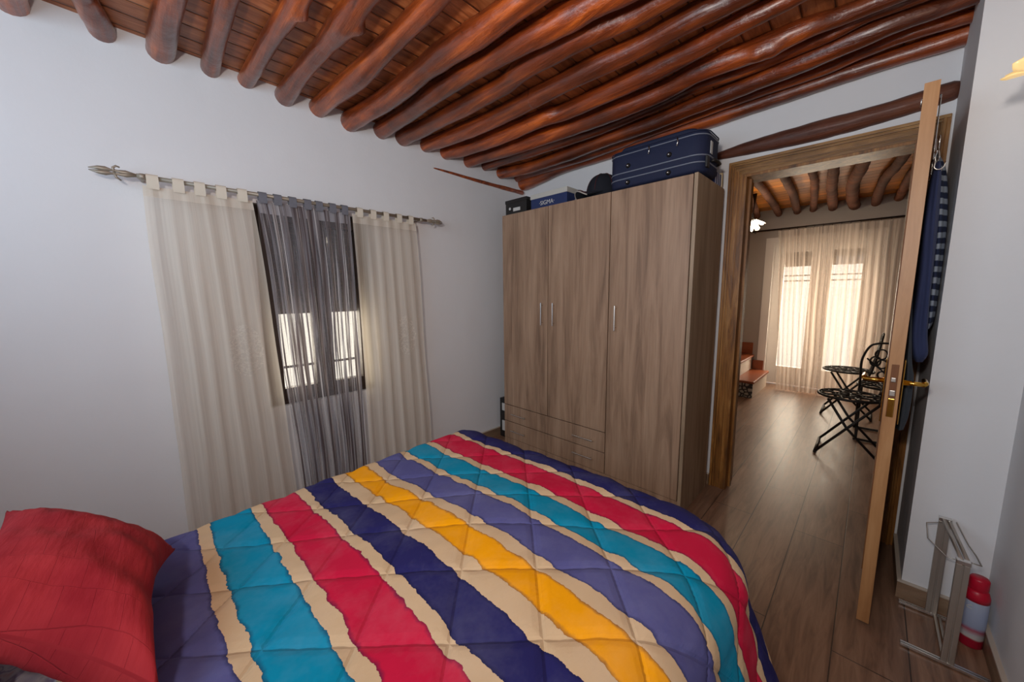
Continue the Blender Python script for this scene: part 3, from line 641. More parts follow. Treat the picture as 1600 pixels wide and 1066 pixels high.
# caps
def cap(name, loc, rz, label, mats, scale=1.0):
    r = empty(name, loc, label, 'cap', rz=rz); bm = bmesh.new()
    prof = []
    for k in range(13):
        a = math.radians(k*90/12); prof.append((.092*math.cos(a)**.75 if k < 12 else .001, .012+.118*math.sin(a)))
    lathe(bm, [(.09, 0)]+prof, 32)
    for v in bm.verts: v.co = Vector((v.co.x*.9, v.co.y*1.08, v.co.z))*scale
    link('crown', bm, mats[0], r, True)
    link('button', lathe(bmesh.new(), [(.009*scale, 0), (.009*scale, .004*scale), (.004*scale, .008*scale)], 12, (0, 0, .127*scale)), mats[1], r, True)
    for k in range(3):
        a = math.radians(k*60+15); pts = []
        for j in range(-10, 11):
            e = math.radians(90-abs(j)*8.2); sg = 1 if j >= 0 else -1
            pts.append((sg*math.cos(a)*.0935*math.cos(e)**.75*.9*scale, sg*math.sin(a)*.0935*math.cos(e)**.75*1.08*scale, (.0135+.118*math.sin(e))*scale))
        link('seam', T(pts, .0016*scale, 5), mats[1], r)
    b2 = bmesh.new(); n = 18; A_, B_, C_, D_ = [], [], [], []
    for k in range(n+1):
        a = math.radians(-78+156*k/n); u = math.cos(a)
        xi, yi = .083*math.sin(a), -.095*math.cos(a); xo, yo = .088*math.sin(a), -(.095+.072*max(0, math.cos(a))**.6)*1.0+.0
        zo = .014+.016*u-.030*(math.sin(a)**2)*.8; zi = .016+.004*u
        A_.append(b2.verts.new((xi*scale, yi*scale, zi*scale))); B_.append(b2.verts.new((xo*scale, yo*scale if u > .2 else yi*scale, zo*scale)))
        C_.append(b2.verts.new((xi*scale, yi*scale, (zi-.005)*scale))); D_.append(b2.verts.new((xo*scale, yo*scale if u > .2 else yi*scale, (zo-.005)*scale)))
    for k in range(n):
        b2.faces.new((A_[k], A_[k+1], B_[k+1], B_[k])); b2.faces.new((C_[k], C_[k+1], D_[k+1], D_[k])); b2.faces.new((B_[k], B_[k+1], D_[k+1], D_[k]))
    edge = [v.co.copy()+Vector((0, 0, -.0025)) for v in B_]
    br = link('brim', b2, mats[0], r, True)
    link('brim_piping', T([tuple(v) for v in edge], .004, 6), mats[2], br, True)
    link('brim_stitching', T([(v.x*.93, v.y*.93, v.z+.008) for v in edge], .0022, 6), mats[1], br, True)
    return r
cap('baseball_cap', (-1.30, 2.165, ZW+.024), -.72, 'dark navy baseball cap with pale-edged brim beside the blue suitcase on the wardrobe', (M['cap'], M['caprim'], M['capwhite']), 1.08)
fold = bmesh.new()
for z in (0, .03, .06, .09): box(fold, 0, .09, 0, .12, z, z+.026, .008)
tag(link('folded_cloth', fold, M['darkgrey'], loc=(-1.28, 2.31, ZW)), 'small dark folded cloth behind the cap on the wardrobe', 'cloth')
# suitcase
sc = empty('suitcase', (-1.185, 2.018, ZW), 'dark blue fabric suitcase lying flat on top of the wardrobe', 'suitcase')
def rbox(x0, x1, y0, y1, z0, z1, rad, seg=6, dome=0):
    bm = bmesh.new(); outline = []
    for cx_, cy_, a0 in ((x1-rad, y0+rad, -90), (x1-rad, y1-rad, 0), (x0+rad, y1-rad, 90), (x0+rad, y0+rad, 180)):
        for k in range(seg+1):
            a = math.radians(a0+90*k/seg); outline.append((cx_+rad*math.cos(a), cy_+rad*math.sin(a)))
    mx, my = (x0+x1)/2, (y0+y1)/2; rings = []
    e = .012
    for ins, z in ((e, z0), (0, z0+e), (0, z1-e*1.2), (e*.5, z1-e*.4), (e*1.6, z1), (.06, z1+dome*.6), (.13, z1+dome)):
        rings.append([bm.verts.new((mx+(p[0]-mx)*(1-2*ins/(x1-x0)), my+(p[1]-my)*(1-2*ins/(y1-y0)), z)) for p in outline])
    for a, b in zip(rings[:-1], rings[1:]):
        for k in range(len(outline)): bm.faces.new((a[k], a[(k+1) % len(outline)], b[(k+1) % len(outline)], b[k]))
    bm.faces.new(rings[0]); bm.faces.new(rings[-1]); return bm, outline
sw_, sd_ = .535, .255
bm_, ol = rbox(0, sw_, 0, sd_, .012, .215, .07, dome=.02)
body = link('body', bm_, M['case'], sc, True)
bp_, _ = rbox(.05, sw_-.06, .03, sd_-.03, .215, .245, .05, dome=.008); link('front_pocket', bp_, M['case'], sc, True)
def welt(z, rad=.0035, m_=None, off=.001): 
    mx, my = sw_/2, sd_/2
    return link('welt', T([(mx+(p[0]-mx)*(1+2*off/sw_), my+(p[1]-my)*(1+2*off/sd_), z) for p in ol], rad, 6, True), m_ or M['casetrim'], sc, True)
welt(.058); welt(.092); welt(.190, .003); welt(.208, .003, M['case'])
for x in (.13, .36):
    for z in (.035, .125): 
        f_ = bmesh.new(); lathe(f_, [(.013, 0), (.013, .006), (.008, .013), (.003, .015)], 14); o = link('foot', f_, M['black'], sc, True, loc=(x, .001, z)); o.rotation_euler[0] = math.pi/2
        o2 = link('foot_cap', lathe(bmesh.new(), [(.0055, 0), (.004, .003)], 10, (0, 0, .013)), M['steel'], o, True)
for x in (.25, .40):
    link('zip_puller', T([(x, -.006, .196), (x+.004, -.010, .175), (x, -.008, .155)], [.004, .003, .004], 6), M['steel'], sc, True)
h_ = bmesh.new(); tube(h_, [(sw_-.002, .10, .075), (sw_+.014, .105, .078), (sw_+.016, .15, .08), (sw_+.014, .195, .078), (sw_-.002, .20, .075)], .008, 8); link('handle', h_, M['black'], sc, True)
link('wheel_plate', B(sw_-.004, sw_+.006, .02, .06, .03, .085, .003), M['black'], sc)
link('address_tag', B(sw_+.001, sw_+.004, .07, .10, .105, .165, .001), M['paper'], sc)
# striped thing at right rear
st = empty('striped_box', (-.725, 2.29, ZW), 'small blue and white striped box at the rear right of the wardrobe top', 'box')
link('body', B(0, .045, .0, .125, 0, .075, .004), M['stripebook'], st); link('back_board', B(.0, .048, .127, .143, 0, .09, .004), M['wood_beige'], st)

# objects wedged between wardrobe and wall
sl = empty('storage_tower', (-2.255, 2.12, 0), 'narrow black stand with pale patches wedged between wardrobe and left wall', 'storage stand')
link('frame', B(0, .09, 0, .2, 0, .345, .004), M['black'], sl)
for z, h in ((.24, .065), (.06, .09)): link('pale_patch', B(.03, .065, -.004, .001, z, z+h), M['paper'], sl)
br = empty('umbrella', (-2.225, 2.2, 0), 'slim black folded umbrella standing behind the wardrobe by the left wall', 'umbrella')
link('canopy', lathe(bmesh.new(), [(.004, .345), (.012, .40), (.02, .75), (.010, .86)], 12), M['black'], br, True); link('handle', T([(0, 0, .85), (0, 0, .95), (.02, 0, .98), (.04, 0, .96)], .008, 8), M['black'], br, True)

# ------------------------------------------------------------------ doorway casing (door_1) and open leaf
fr = bmesh.new()
# profile in (inset from opening, protrusion) for casing
def casing_v(bm, xo, s, z1):     # s=-1 left jamb casing, +1 right
    for a, b, d in ((0, .09, .008), (.008, .026, .015), (.033, .054, .012), (.059, .068, .018), (.073, .087, .018)):
        box(bm, xo+s*a, xo+s*b, YB-d, YB-.0005, 0, z1+a*0+b, .002)
casing_v(fr, DX0, -1, DZ); 
for a, b, d in ((0, .088, .012), (.010, .03, .020), (.038, .058, .017), (.064, .075, .024)): box(fr, DX1+a, DX1+b, YB-d, YB-.0005, 0, DZ+b, .002)
door1 = struct('door_1', fr, M['casing'])
hd = bmesh.new()
for a, b, d in ((0, .09, .0085), (.008, .026, .0155), (.033, .054, .0125), (.059, .068, .0185), (.073, .087, .0185)):
    box(hd, DX0-b+.002, DX1+min(b, .086), YB-d, YB-.0005, DZ+a, DZ+b, .002)
link('header_casing', hd, M['casing_h'], door1)
jb = bmesh.new(); box(jb, DX0-.011, DX0+.006, YB-.012, YB+.162, 0, DZ, .002); box(jb, DX1-.006, DX1+.011, YB-.012, YB+.162, 0, DZ, .002); box(jb, DX0, DX1, YB-.011, YB+.161, DZ-.006, DZ+.011, .002)
box(jb, DX0+.006, DX0+.018, YB+.05, YB+.08, 0, DZ-.006)
link('jamb', jb, M['casing'], door1)
leaf = empty('door_leaf', (.057, 1.789, .012), 'open wooden door seen edge-on with brass lever handles on both faces', 'door', rz=-.030)
LT, LW, LH = .034, .685, 1.878
# leaf leans about its hinge exactly as measured
link('panel', B(0, LT, 0, .0012, 0, LH), M['leaf'], leaf)
lf = bmesh.new(); box(lf, .0003, LT-.0003, .0012, LW, 0, LH, .001)
for s_, x_ in ((-1, -.003), (1, LT)):
    box(lf, x_, x_+.003, .10, .12, .15, LH-.15); box(lf, x_, x_+.003, LW-.12, LW-.10, .15, LH-.15); box(lf, x_, x_+.003, .12, LW-.12, .15, .17); box(lf, x_, x_+.003, .12, LW-.12, LH-.17, LH-.15); box(lf, x_, x_+.003, .12, LW-.12, .72, .75)
link('core', lf, M['leafface'], leaf)
link('latch_plate', B(.008, LT-.008, -.002, .0, .80, .985, .0008), M['leafface'], leaf)
link('latch_bolt', B(.010, .022, -.010, -.002, .925, .94, .002), M['steeldark'], leaf); link('lock_bolt', B(.010, .024, -.006, -.002, .875, .895, .002), M['steeldark'], leaf)
k_ = bmesh.new(); box(k_, .009, .025, -.0035, -.002, .80, .865, .001); link('strike_screws', k_, M['gold'], leaf)
for s_, x_, nm in ((-1, -.0065, 'left'), (1, LT+.0035, 'right')):
    pl = link('escutcheon', B(x_-.0, x_+.003, .012, .055, .775, 1.0, .001), M['gold'], leaf)
    xs = x_ if s_ < 0 else x_+.003
    bm = bmesh.new(); tube(bm, [(xs, .035, .92), (xs+s_*.050, .035, .92)], [.009, .007], 12); tube(bm, [(xs+s_*.046, .032, .92), (xs+s_*.052, .055, .921), (xs+s_*.052, .14, .918)], [.0085, .008, .007], 12)
    link('lever', bm, M['gold'], pl, True)
# hinges
for z in (.2, .95, 1.7): link('hinge', T([(LT-.002, LW+.004, z), (LT-.002, LW+.004, z+.07)], .006, 8), M['gold'], leaf, True)

# ------------------------------------------------------------------ hook rail and clothes behind the door leaf
hk = empty('over_door_hook', (.057+LT+.012, 1.94, LH+.012), 'chrome over-the-door hook rack with wire hooks at the top of the open door', 'hook rack')
hb = bmesh.new(); tube(hb, [(-.0435, 0, -.02), (-.0435, 0, .005), (.0, 0, .005), (.001, 0, -.20)], .002, 6); link('strap', hb, M['steel'], hk, True)
hb = bmesh.new(); tube(hb, [(.006, -.02, -.18), (.006, .36, -.18)], .004, 6); link('bar', hb, M['steel'], hk, True)
for y in (.06, .16, .26):
    hb = bmesh.new(); tube(hb, [(.006, y, -.12), (.01, y, -.2)]+[tuple(p) for p in arc((.021, y, -.212), .012, 180, 360, 8)]+[(.035, y, -.20)], .0022, 6); link('hook', hb, M['steel'], hk, True)
def garment(name, prof, mat, label, seed, cat='garment', wob=.006, sub=()):
    """prof: list of (z, xc, rx, yc, ry) rings, hanging cloth volume"""
    bm = bmesh.new(); seg = 40; rings = []; Z = catmull([(p[0], p[1], p[2]) for p in prof], 8); Y = catmull([(p[0], p[3], p[4]) for p in prof], 8)
    for a, b in zip(Z, Y):
        ring = []
        for k in range(seg):
            t = 2*math.pi*k/seg; f = 1+.10*math.sin(t*5+seed+a.x*3)+.12*noise.noise(Vector((math.cos(t)*1.5, math.sin(t)*1.5, a.x*4+seed)))
            ring.append(bm.verts.new((a.y+a.z*f*math.cos(t), b.y+b.z*f*math.sin(t), a.x)))
        rings.append(ring)
    for a, b in zip(rings[:-1], rings[1:]):
        for k in range(seg): bm.faces.new((a[k], a[(k+1) % seg], b[(k+1) % seg], b[k]))
    bm.faces.new(rings[0]); bm.faces.new(rings[-1])
    return tag(link(name, bm, mat, smooth=True), label, cat)
garment('navy_sweatshirt', [(1.70, 0.124, .006, 2.05, .02), (1.64, 0.122, .013, 2.05, .05), (1.5, 0.122, .018, 2.05, .07), (1.3, 0.126, .020, 2.04, .08), (1.1, .130, .024, 2.04, .08), (1.02, .138, .024, 2.04, .08), (.985, .14, .012, 2.04, .05)], M['navyknit'], 'plain navy sweatshirt hanging behind the open door', 3)
garment('charcoal_trousers', [(1.64, .098, .002, 2.0, .01), (1.3, .098, .002, 2.0, .03), (1.02, .108, .008, 1.94, .03), (.93, .114, .014, 1.94, .045), (.8, .113, .015, 1.94, .045), (.74, .110, .010, 1.94, .04)], M['darkgrey'], 'charcoal garment hanging lowest, below the navy sweatshirt behind the door', 8)
garment('striped_shirt', [(1.76, .128, .006, 2.20, .015), (1.68, .137, .018, 2.19, .06), (1.5, .150, .022, 2.17, .075), (1.3, .155, .020, 2.16, .075), (1.15, .157, .016, 2.15, .07), (1.10, .157, .008, 2.15, .06)], M['stripeshirt'], 'navy and grey striped shirt hanging beside the pillar wall', 5)
for i, (y, x) in enumerate(((2.05, .120), (2.20, .130))):
    hg = empty('clothes_hanger', (x, y, 1.72), ('wire hanger holding the plain navy sweatshirt', 'wire hanger holding the striped shirt by the pillar')[i], 'hanger')
    b_ = bmesh.new(); tube(b_, [(0, -.08, -.02), (0, 0, .03), (0, .08, -.02), (0, -.08, -.02)], .0018, 5); link('bow', b_, M['steel'], hg, True)
    b_ = bmesh.new(); tube(b_, [(0, 0, .03), (0, 0, .06)]+[tuple(p) for p in arc((0, .016, .06), .016, 180, 0, 8, 'yz')]+[(0, .034, .05)], .0022, 6); link('hook', b_, M['steel'], hg, True)

# ------------------------------------------------------------------ bed
bed = empty('bed', (-.84, .15, 0), 'double bed base and mattress under the striped quilt', 'bed')
bb = B(-.57, .56, -1.14, .86, .14, .33, .02); link('base', bb, M['wood_beige'], bed); link('mattress', B(-.53, .52, -1.14, .86, .335, .53, .05), M['print'], bed, True)
for sx in (-.52, .51):
    for sy in (-1.09, .80): link('leg', lathe(bmesh.new(), [(.022, 0), (.028, .14)], 12, (sx, sy, 0)), M['black'], bed)
def sst(t):
    t = min(max(t, 0), 1); return t*t*(3-2*t)
def quilt():
    # core rectangle of the flat top; cloth rolls over a soft edge and hangs down
    x0, x1, y0, y1 = -1.37, -.285, -.17, 1.045; RO = .125; TOP = .60
    drop = .56; nx, ny = 260, 260
    U0, U1, V0, V1 = x0-.10-drop, x1+.12+drop, y0, y1+.12+drop
    bm = bmesh.new(); uvl = bm.loops.layers.uv.new('UVMap'); G = []
    def height(u, v):
        p = .24; a = (u-(v-.57)+.733)/p; b = (u+(v-.57)+.733)/p
        d = min(abs(a-round(a)), abs(b-round(b)))*p*.7071
        return .0085*(1-math.exp(-(d/.014))) + .004*noise.noise(Vector((u*9, v*9, 0))) + .0025*noise.noise(Vector((u*28, v*12, 3)))
    for j in range(ny+1):
        v = V0+(V1-V0)*j/ny; row = []
        for i in range(nx+1):
            u = U0+(U1-U0)*i/nx
            # rounder corner at the right foot end
            cr = .10; cu = min(max(u, x0), x1); cv = min(max(v, y0), y1)
            if u > x1-cr and v > y1-cr:
                ddx, ddy = u-(x1-cr), v-(y1-cr); r = math.hypot(ddx, ddy)
                if r > cr: cu, cv = x1-cr+ddx/r*cr, y1-cr+ddy/r*cr
                else: cu, cv = u, v
            d = Vector((u-cu, v-cv)); Ld = d.length
            z = .552 + .026*min(max(cv, 0), 1) + .062*sst((cu+1.37)/.75)*(1-.65*sst((cv-.55)/.45))
            left = u < x0
            ro = RO*(.55 if left else 1.0); q = ro*math.pi/2
            nrm = Vector((0, 0, 1))
            if Ld < 1e-6: P = Vector((u, v, z))
            else:
                dn = d/Ld
                if Ld < q:
                    a = Ld/ro; h = ro*math.sin(a); dz = ro*(1-math.cos(a)); nrm = Vector((dn.x*math.sin(a), dn.y*math.sin(a), math.cos(a)))
                else:
                    e = Ld-q; fl = (.30 if dn.x > -.3 else .12)*e; wv = .018*min(1, e*4)*math.sin((u if abs(dn.y) > abs(dn.x) else v)*17+1.3)
                    h = ro+fl+wv; dz = ro+e*.985; nrm = Vector((dn.x, dn.y, .1))
                P = Vector((cu+dn.x*h, cv+dn.y*h, z-dz))
            P += nrm*height(u, v); P.z = max(P.z, .012)
            row.append((bm.verts.new(P), u, v))
        G.append(row)
    for j in range(ny):
        for i in range(nx):
            q = (G[j][i], G[j][i+1], G[j+1][i+1], G[j+1][i]); f = bm.faces.new([a[0] for a in q])
            for lp, a in zip(f.loops, q): lp[uvl].uv = (a[1], a[2])
    return bm
q = link('quilt', quilt(), M['quilt'], smooth=True); tag(q, 'quilted bedspread striped in teal, red, navy, yellow, lavender and cream', 'bedspread')

def cushion(name, A, B_, C, D, bulge, mat, label, cat, n=36, ear=.20, pinch=.5):
    A, B_, C, D = map(Vector, (A, B_, C, D)); nrm = (C-B_).cross(A-B_).normalized()
    if nrm.z < 0: nrm = -nrm
    bm = bmesh.new(); uvl = bm.loops.layers.uv.new('UVMap'); sides = []
    for sgn in (1, -1):
        G = []
        for j in range(n+1):
            v = j/n; row = []
            for i in range(n+1):
                u = i/n
                # edges bow inwards so that corners stand out as ears
                bu = 4*v*(1-v); bv = 4*u*(1-u)
                uu = u+(.5-u)*ear*bu*abs(2*u-1)**1.5; vv = v+(.5-v)*ear*bv*abs(2*v-1)**1.5
                P = A.lerp(B_, uu).lerp(D.lerp(C, uu), vv)
                eu, ev = 1-abs(2*u-1)**2.4, 1-abs(2*v-1)**2.4
                h = bulge*(max(eu, 0)*max(ev, 0))**pinch
                wr_ = .010*noise.noise(Vector((u*3, v*7, 2)))*min(1, h*30)+.004*noise.noise(Vector((u*14, v*6, 8)))*min(1, h*30)
                row.append((bm.verts.new(P+nrm*sgn*(h+wr_+.003)), u, v))
            G.append(row)
        for j in range(n):
            for i in range(n):
                qq = (G[j][i], G[j][i+1], G[j+1][i+1], G[j+1][i]); f = bm.faces.new([a[0] for a in qq])
                for lp, a in zip(f.loops, qq): lp[uvl].uv = (a[1], a[2])
        sides.append(G)
    bnd = lambda G: [G[0][i][0] for i in range(n)]+[G[j][n][0] for j in range(n)]+[G[n][n-i][0] for i in range(n)]+[G[n-j][0][0] for j in range(n)]
    a, b = bnd(sides[0]), bnd(sides[1])
    for k in range(len(a)): bm.faces.new((a[k], a[(k+1) % len(a)], b[(k+1) % len(a)], b[k]))
    o = link(name, bm, mat, smooth=True); tag(o, label, cat)
    seam = [((a[k].co if False else None)) for k in range(0)]
    return o
cu = cushion('red_cushion', (-1.40, -.272, .755), (-1.185, -.004, .625), (-.72, -.04, .66), (-.95, -.315, .80), .085, M['cushion'], 'plump red cushion with pointed corners leaning at the bed head', 'cushion')
cushion('patterned_pillow', (-1.60, -.70, .67), (-1.60, -.24, .61), (-.78, -.24, .61), (-.78, -.70, .67), .075, M['print'], 'lilac patterned pillow underneath the red cushion', 'pillow', ear=.05)

# ------------------------------------------------------------------ right corner: folded rack and spray can
rk = empty('folded_metal_rack', (.276, 1.9, 0), 'folded chrome rack standing on the floor against the white pillar', 'rack')
ya, yb = .125, -.125
for (yy, xa, xb) in ((ya, -.10, .045), (yb, -.105, .095)):
    f_ = bmesh.new(); box(f_, xa, xb, yy-.009, yy-.002, .004, .013, .001); box(f_, xa, xb, yy+.002, yy+.009, .004, .013, .001); link('foot_rail', f_, M['steel'], rk)
f_ = bmesh.new(); box(f_, -.008, -.001, yb, ya, .006, .014, .001); box(f_, .004, .011, yb, ya, .006, .014, .001); link('base_bar', f_, M['steeldark'], rk)
for yy, xo, h in ((ya, -.018, .392), (yb, .0, .372)):
    f_ = bmesh.new(); box(f_, xo-.012, xo+.002, yy-.007, yy+.007, .012, h, .002); box(f_, xo+.005, xo+.018, yy-.007, yy+.007, .012, h, .002); box(f_, xo-.011, xo+.017, yy-.004, yy+.004, .012, h-.004)
    ps = link('post', f_, M['steeldark'], rk); link('end_cap', B(xo-.013, xo+.019, yy-.009, yy+.009, h, h+.014, .002), M['steel'], ps)
tb = bmesh.new(); tube(tb, [(-.02, ya, .400), (.0, yb, .382)], .0055, 8); tube(tb, [(-.005, ya, .398), (.014, yb, .380)], .0055, 8); link('top_bar', tb, M['steeldark'], rk, True)
wb = bmesh.new(); tube(wb, [(.0, ya, .395), (-.06, ya-.02, .375), (-.055, ya-.05, .33), (-.01, ya-.09, .30), (.015, ya-.10, .305)], .002, 6); tube(wb, [(.012, ya, .40), (.02, ya-.05, .39), (.03, .02, .375), (.035, yb+.06, .385), (.042, yb+.02, .375), (.02, yb, .385)], .002, 6)
link('wire_arm', wb, M['steeldark'], rk, True)
sp = empty('spray_can', (.347, 1.952, 0), 'red-capped aerosol can with pale blue label in the right corner', 'aerosol can')
link('body', lathe(bmesh.new(), [(.028, 0), (.0305, .004), (.0305, .172), (.029, .180)], 32), M['canlabel'], sp, True)
link('shoulder', lathe(bmesh.new(), [(.0303, .173), (.0303, .190), (.026, .207), (.021, .214)], 32), M['red_plastic'], sp, True)
link('cap', lathe(bmesh.new(), [(.021, .212), (.0235, .216), (.0235, .25), (.020, .256), (.001, .257)], 32), M['red_plastic'], sp, True)
ob = bmesh.new(); tube(ob, [(.013*math.cos(t*math.pi/10), 0, .152+.006*math.sin(t*math.pi/10)) for t in range(20)], .0014, 5, closed=True); lg = link('oval_logo', ob, M['paper'], sp, True, loc=(-.010, -.0275, 0))

# wall sconce whose glass tip shows at the right frame edge
sn = empty('wall_sconce', (XR, 1.70, 1.84), 'lit amber glass wall lamp whose tip shows at the upper right edge', 'wall lamp')
link('back_plate', B(-.012, 0, -.04, .04, -.06, .06, .004), M['gold'], sn)
link('arm', T(catmull([(-.01, 0, -.02), (-.06, 0, -.05), (-.108, 0, -.04), (-.118, 0, -.012)], 5), .006, 8), M['gold'], sn, True)
tl = bmesh.new()
for k in range(6):
    a = k*math.pi/3; P0 = []
    rows = []
    for j in range(6):
        t = j/5; r = .012+.030*t**1.1; z = -.02+.050*t; wv = .5*(1 if j < 4 else (.92 if j == 4 else .7))
        rows.append([tl.verts.new((-.118+r*math.cos(a+s*wv)*(1+.10*(1-abs(s))*t), r*math.sin(a+s*wv)*(1+.10*(1-abs(s))*t), z+.010*(1-abs(s))*t)) for s in (-1, -.5, 0, .5, 1)])
    for p, q_ in zip(rows[:-1], rows[1:]):
        for i in range(4): tl.faces.new((p[i], p[i+1], q_[i+1], q_[i]))
sh = link('tulip_shade', tl, M['amber'], sn, True)
sm = sh.modifiers.new('thick', 'SOLIDIFY'); sm.thickness = .003
for v in sh.data.vertices:      # the shade tips to the left, into the room
    x, z = v.co.x+.118, v.co.z+.02; c, q = math.cos(1.0), math.sin(1.0); v.co.x = -.118+x*c-z*q; v.co.z = -.02+x*q+z*c

# ------------------------------------------------------------------ hall: balcony door, curtains, stairs, lamp, chairs
yd = YH+.17
bd = bmesh.new(); box(bd, -1.045, -.955, YH-.012, YH-.0005, 0, 1.92); box(bd, .0, .06, YH-.012, YH-.0005, 0, 1.92); box(bd, -.955, .0, YH-.012, YH-.0005, 1.84, 1.92); box(bd, -1.02, -.97, yd, yd+.06, 0, 1.875); box(bd, -.03, .02, yd, yd+.06, 0, 1.875); box(bd, -.97, -.03, yd, yd+.06, 1.82, 1.875)
dr = struct('door_2', bd, M['reveal'])
for (a, b) in ((-.97, -.50), (-.50, -.03)):
    s_ = bmesh.new(); box(s_, a, a+.11, yd+.005, yd+.05, .01, 1.82, .004); box(s_, b-.09, b, yd+.005, yd+.05, .01, 1.82, .004); box(s_, a+.11, b-.09, yd+.005, yd+.05, .01, .25, .004); box(s_, a+.11, b-.09, yd+.005, yd+.05, 1.74, 1.82, .004)
    lf_ = link('glazed_leaf', s_, M['reveal'], dr); link('pane', B(a+.105, b-.085, yd+.025, yd+.03, .24, 1.75), M['glass'], lf_)
link('roller_shutter', B(-.97, -.03, yd+.10, yd+.115, 1.56, 1.84), M['shutter'], dr)
gr = bmesh.new()
for z in (-.004, 1.38, 1.45): box(gr, -1.04, .04, YH+.45, YH+.46, z-.008, z+.008)
for x in (-1.04, .03): box(gr, x, x+.012, YH+.449, YH+.461, -.008, 1.46)
tag(link('balcony_railing', gr, M['iron']), 'thin iron frame with two bars outside the balcony door behind the hall curtains', 'railing')
tag(link('outdoor_terrace', B(-2.0, 1.2, YH+.36, YH+1.6, -.06, -.005), M['outside']), 'sunlit pale terrace floor beyond the balcony door', 'terrace')
for nm, a, b, ab, bb_, lab, nf in (('hall_curtain', -.86, -.43, -.84, -.40, 'beige sheer curtain on the left half of the hall balcony door', 8), ('hall_curtain', -.415, .32, -.40, .34, 'beige sheer curtain on the right half of the hall balcony door', 12)):
    pass
HRZ = 2.0
def hall_curtain(a, b, ab, bb_, lab, nf, seed):
    global RZ
    o = curtain('hall_curtain', (a, b), (ab, bb_), .012 if seed == 11 else .0, HRZ-.022, M['hallvoile'], nf, .024, seed, x=5.575, tabs=0, axis='x', label=lab)
    return o
hall_curtain(-.90, -.43, -.80, -.41, 'beige sheer curtain on the left half of the hall balcony door', 8, 11)
hall_curtain(-.425, .33, -.40, .34, 'beige sheer curtain on the right half of the hall balcony door', 12, 12)
hr = empty('hall_curtain_rod', (-.45, 5.58, HRZ), 'thin dark curtain rod with rings above the hall balcony door', 'curtain rod')
link('rod', T([(-.80, 0, .0), (.95, 0, .0)], .009, 10), M['hallrod'], hr, True)
for i in range(16): link('ring', T([(-.42+i*.078+.0001*k, .014*math.cos(k*math.pi/5), -.004+.014*math.sin(k*math.pi/5)) for k in range(10)], .0025, 5, True), M['hallrod'], hr, True)
for x in (-.72, .9): link('bracket', T([(x, 0, 0), (x, .165, 0)], .006, 8), M['hallrod'], hr)
# stairs
stt = empty('staircase', (-.91, 4.9, 0), 'foot of a staircase with terracotta treads and patterned tile riser at hall left', 'stairs')
link('step_body', B(-.9, -.006, .012, .80, 0, .175), M['white_side'], stt); link('tiled_riser', B(-.9, -.004, .004, .0118, .0, .175), M['tile'], stt); link('tread', B(-.9, .012, -.015, .82, .176, .205, .008), M['terracotta'], stt)
link('step_body', B(-.9, -.19, .012, .80, .206, .375), M['white_side'], stt); link('tread', B(-.9, -.165, -.015, .82, .376, .405, .008), M['terracotta'], stt)
link('step_body', B(-.9, -.42, .012, .80, .406, .575), M['white_side'], stt); link('tread', B(-.9, -.40, -.015, .82, .576, .605, .008), M['terracotta'], stt)
link('step_skirting', B(-.185, -.06, .822, .836, .206, .33, .002), M['terracotta'], stt); link('step_skirting', B(-.43, -.19, .822, .838, .406, .56, .002), M['terracotta'], stt)
# flower glass lamp hanging in hall
fl = empty('hall_lamp', (-.948, 4.6, 1.955), 'lit flower-shaped glass lamp hanging in the hall at the top left of the doorway', 'lamp')
fb = bmesh.new()
for k in range(7):
    a = k*2*math.pi/7; rows = []
    for j in range(6):
        t = j/5; r = .012+.062*t; z = .035-.075*t**1.3+.012*math.sin(k*2.1)
        rows.append([fb.verts.new((r*math.cos(a+s*.42*(1-.25*t)), r*math.sin(a+s*.42*(1-.25*t)), z-.014*(1-abs(s))*t)) for s in (-1, -.5, 0, .5, 1)])
    for p, q_ in zip(rows[:-1], rows[1:]):
        for i in range(4): fb.faces.new((p[i], p[i+1], q_[i+1], q_[i]))
o = link('petal_shade', fb, M['glow'], fl, True); o.rotation_euler = (0, -.5, 0); md = o.modifiers.new('thick', 'SOLIDIFY'); md.thickness = .003
link('stem', T([(0, 0, .03), (-.03, 0, .07), (-.02, 0, .18), (-.02, 0, .30)], [.008, .005, .005, .02], 8), M['iron'], fl, True)

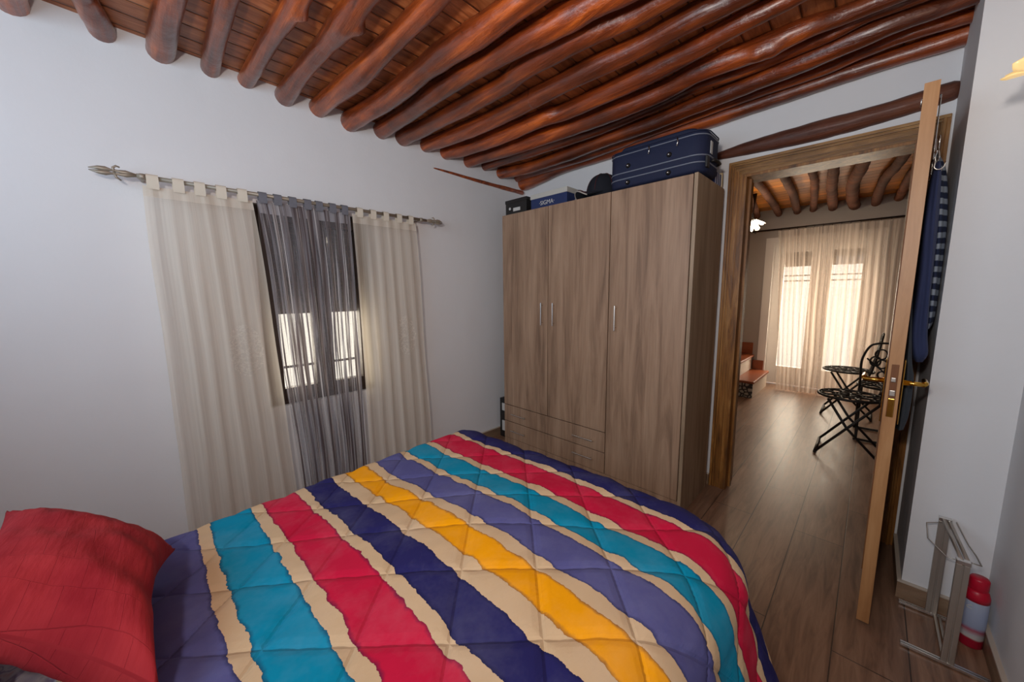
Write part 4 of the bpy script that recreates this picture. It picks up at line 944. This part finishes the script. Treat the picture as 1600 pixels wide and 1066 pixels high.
def bistro_chair(loc, rz, label):
    """seat front faces local -x"""
    r = empty('folding_bistro_chair', loc, label, 'chair', 'black folding bistro chairs in the hall', rz)
    R0 = .19; z = .45
    b = bmesh.new(); tube(b, [(R0*math.cos(t*math.pi/16), R0*math.sin(t*math.pi/16), z) for t in range(32)], .009, 8, closed=True); seat = link('seat', b, M['iron'], r, True)
    b = bmesh.new(); tube(b, [(.07*math.cos(t*math.pi/8), .07*math.sin(t*math.pi/8), z) for t in range(16)], .006, 6, closed=True)
    for k in range(8):
        a = k*math.pi/4; c = (.128*math.cos(a), .128*math.sin(a), z)
        tube(b, [(c[0]+.045*math.cos(t*math.pi/6), c[1]+.045*math.sin(t*math.pi/6), z) for t in range(12)], .0065, 5, closed=True)
        tube(b, [(.07*math.cos(a+.39), .07*math.sin(a+.39), z), (R0*math.cos(a+.39), R0*math.sin(a+.39), z)], .006, 5)
        tube(b, [(.0, 0, z), (.07*math.cos(a), .07*math.sin(a), z)], .007, 5)
    link('lattice', b, M['iron'], seat, True)
    for s in (-1, 1):
        y = s*.175
        link('leg', T([(-.165, y, .012), (.0, y, .235), (.155, y, .44)], .009, 8), M['iron'], r, True)
        link('leg', T([(.20, y*.93, .012), (.0, y*.93, .235), (-.12, y*.93, .44)], .009, 8), M['iron'], r, True)
        link('back_post', T(catmull([(.155, y, .44), (.175, y, .52), (.20, y*1.02, .68), (.215, y*.8, .80), (.22, y*.5, .83)], 5), .008, 8), M['iron'], r, True)
    link('foot_bar', T([(-.165, -.19, .012), (-.165, .19, .012)], .010, 8), M['iron'], r, True); link('foot_bar', T([(.20, -.18, .012), (.20, .18, .012)], .010, 8), M['iron'], r, True)
    bm = bmesh.new()
    top = [(.22, -.09, .83), (.22, 0, .835), (.22, .09, .83)]; tube(bm, top, .008, 8)
    def loop(cy, cz, ry, rz_, rad=.0065): tube(bm, [(.155+.065*((cz+rz_*math.sin(t*math.pi/8))-.44)/.39, cy+ry*math.cos(t*math.pi/8), cz+rz_*math.sin(t*math.pi/8)) for t in range(16)], rad, 5, closed=True)
    for cy, cz, ry, rz_ in ((0, .70, .035, .045), (-.07, .74, .035, .04), (.07, .74, .035, .04), (0, .79, .03, .03), (-.06, .66, .03, .035), (.06, .66, .03, .035), (-.10, .68, .03, .04), (.10, .68, .03, .04), (0, .61, .04, .035), (-.05, .57, .03, .03), (.05, .57, .03, .03), (0, .53, .025, .03)): loop(cy, cz, ry, rz_)
    tube(bm, [(.16, 0, .44), (.215, 0, .83)], .006, 6); tube(bm, [(.16, -.17, .46), (.18, 0, .55), (.2, .15, .7)], .006, 6); tube(bm, [(.16, .17, .46), (.18, 0, .55), (.2, -.15, .7)], .006, 6)
    link('back_lattice', bm, M['iron'], r, True)
    return r
bistro_chair((-.06, 3.74, 0), 0, 'black iron bistro chair nearest the door, seat side-on')
bistro_chair((-.12, 4.95, 0), 0, 'black iron bistro chair farthest back beside the curtain, seat behind the others')
bistro_chair((.155, 4.30, 0), -math.pi/2, 'black iron bistro chair whose ornate back faces the bedroom')
bistro_chair((.42, 5.05, 0), math.pi, 'black iron bistro chair mostly hidden behind the open door edge')
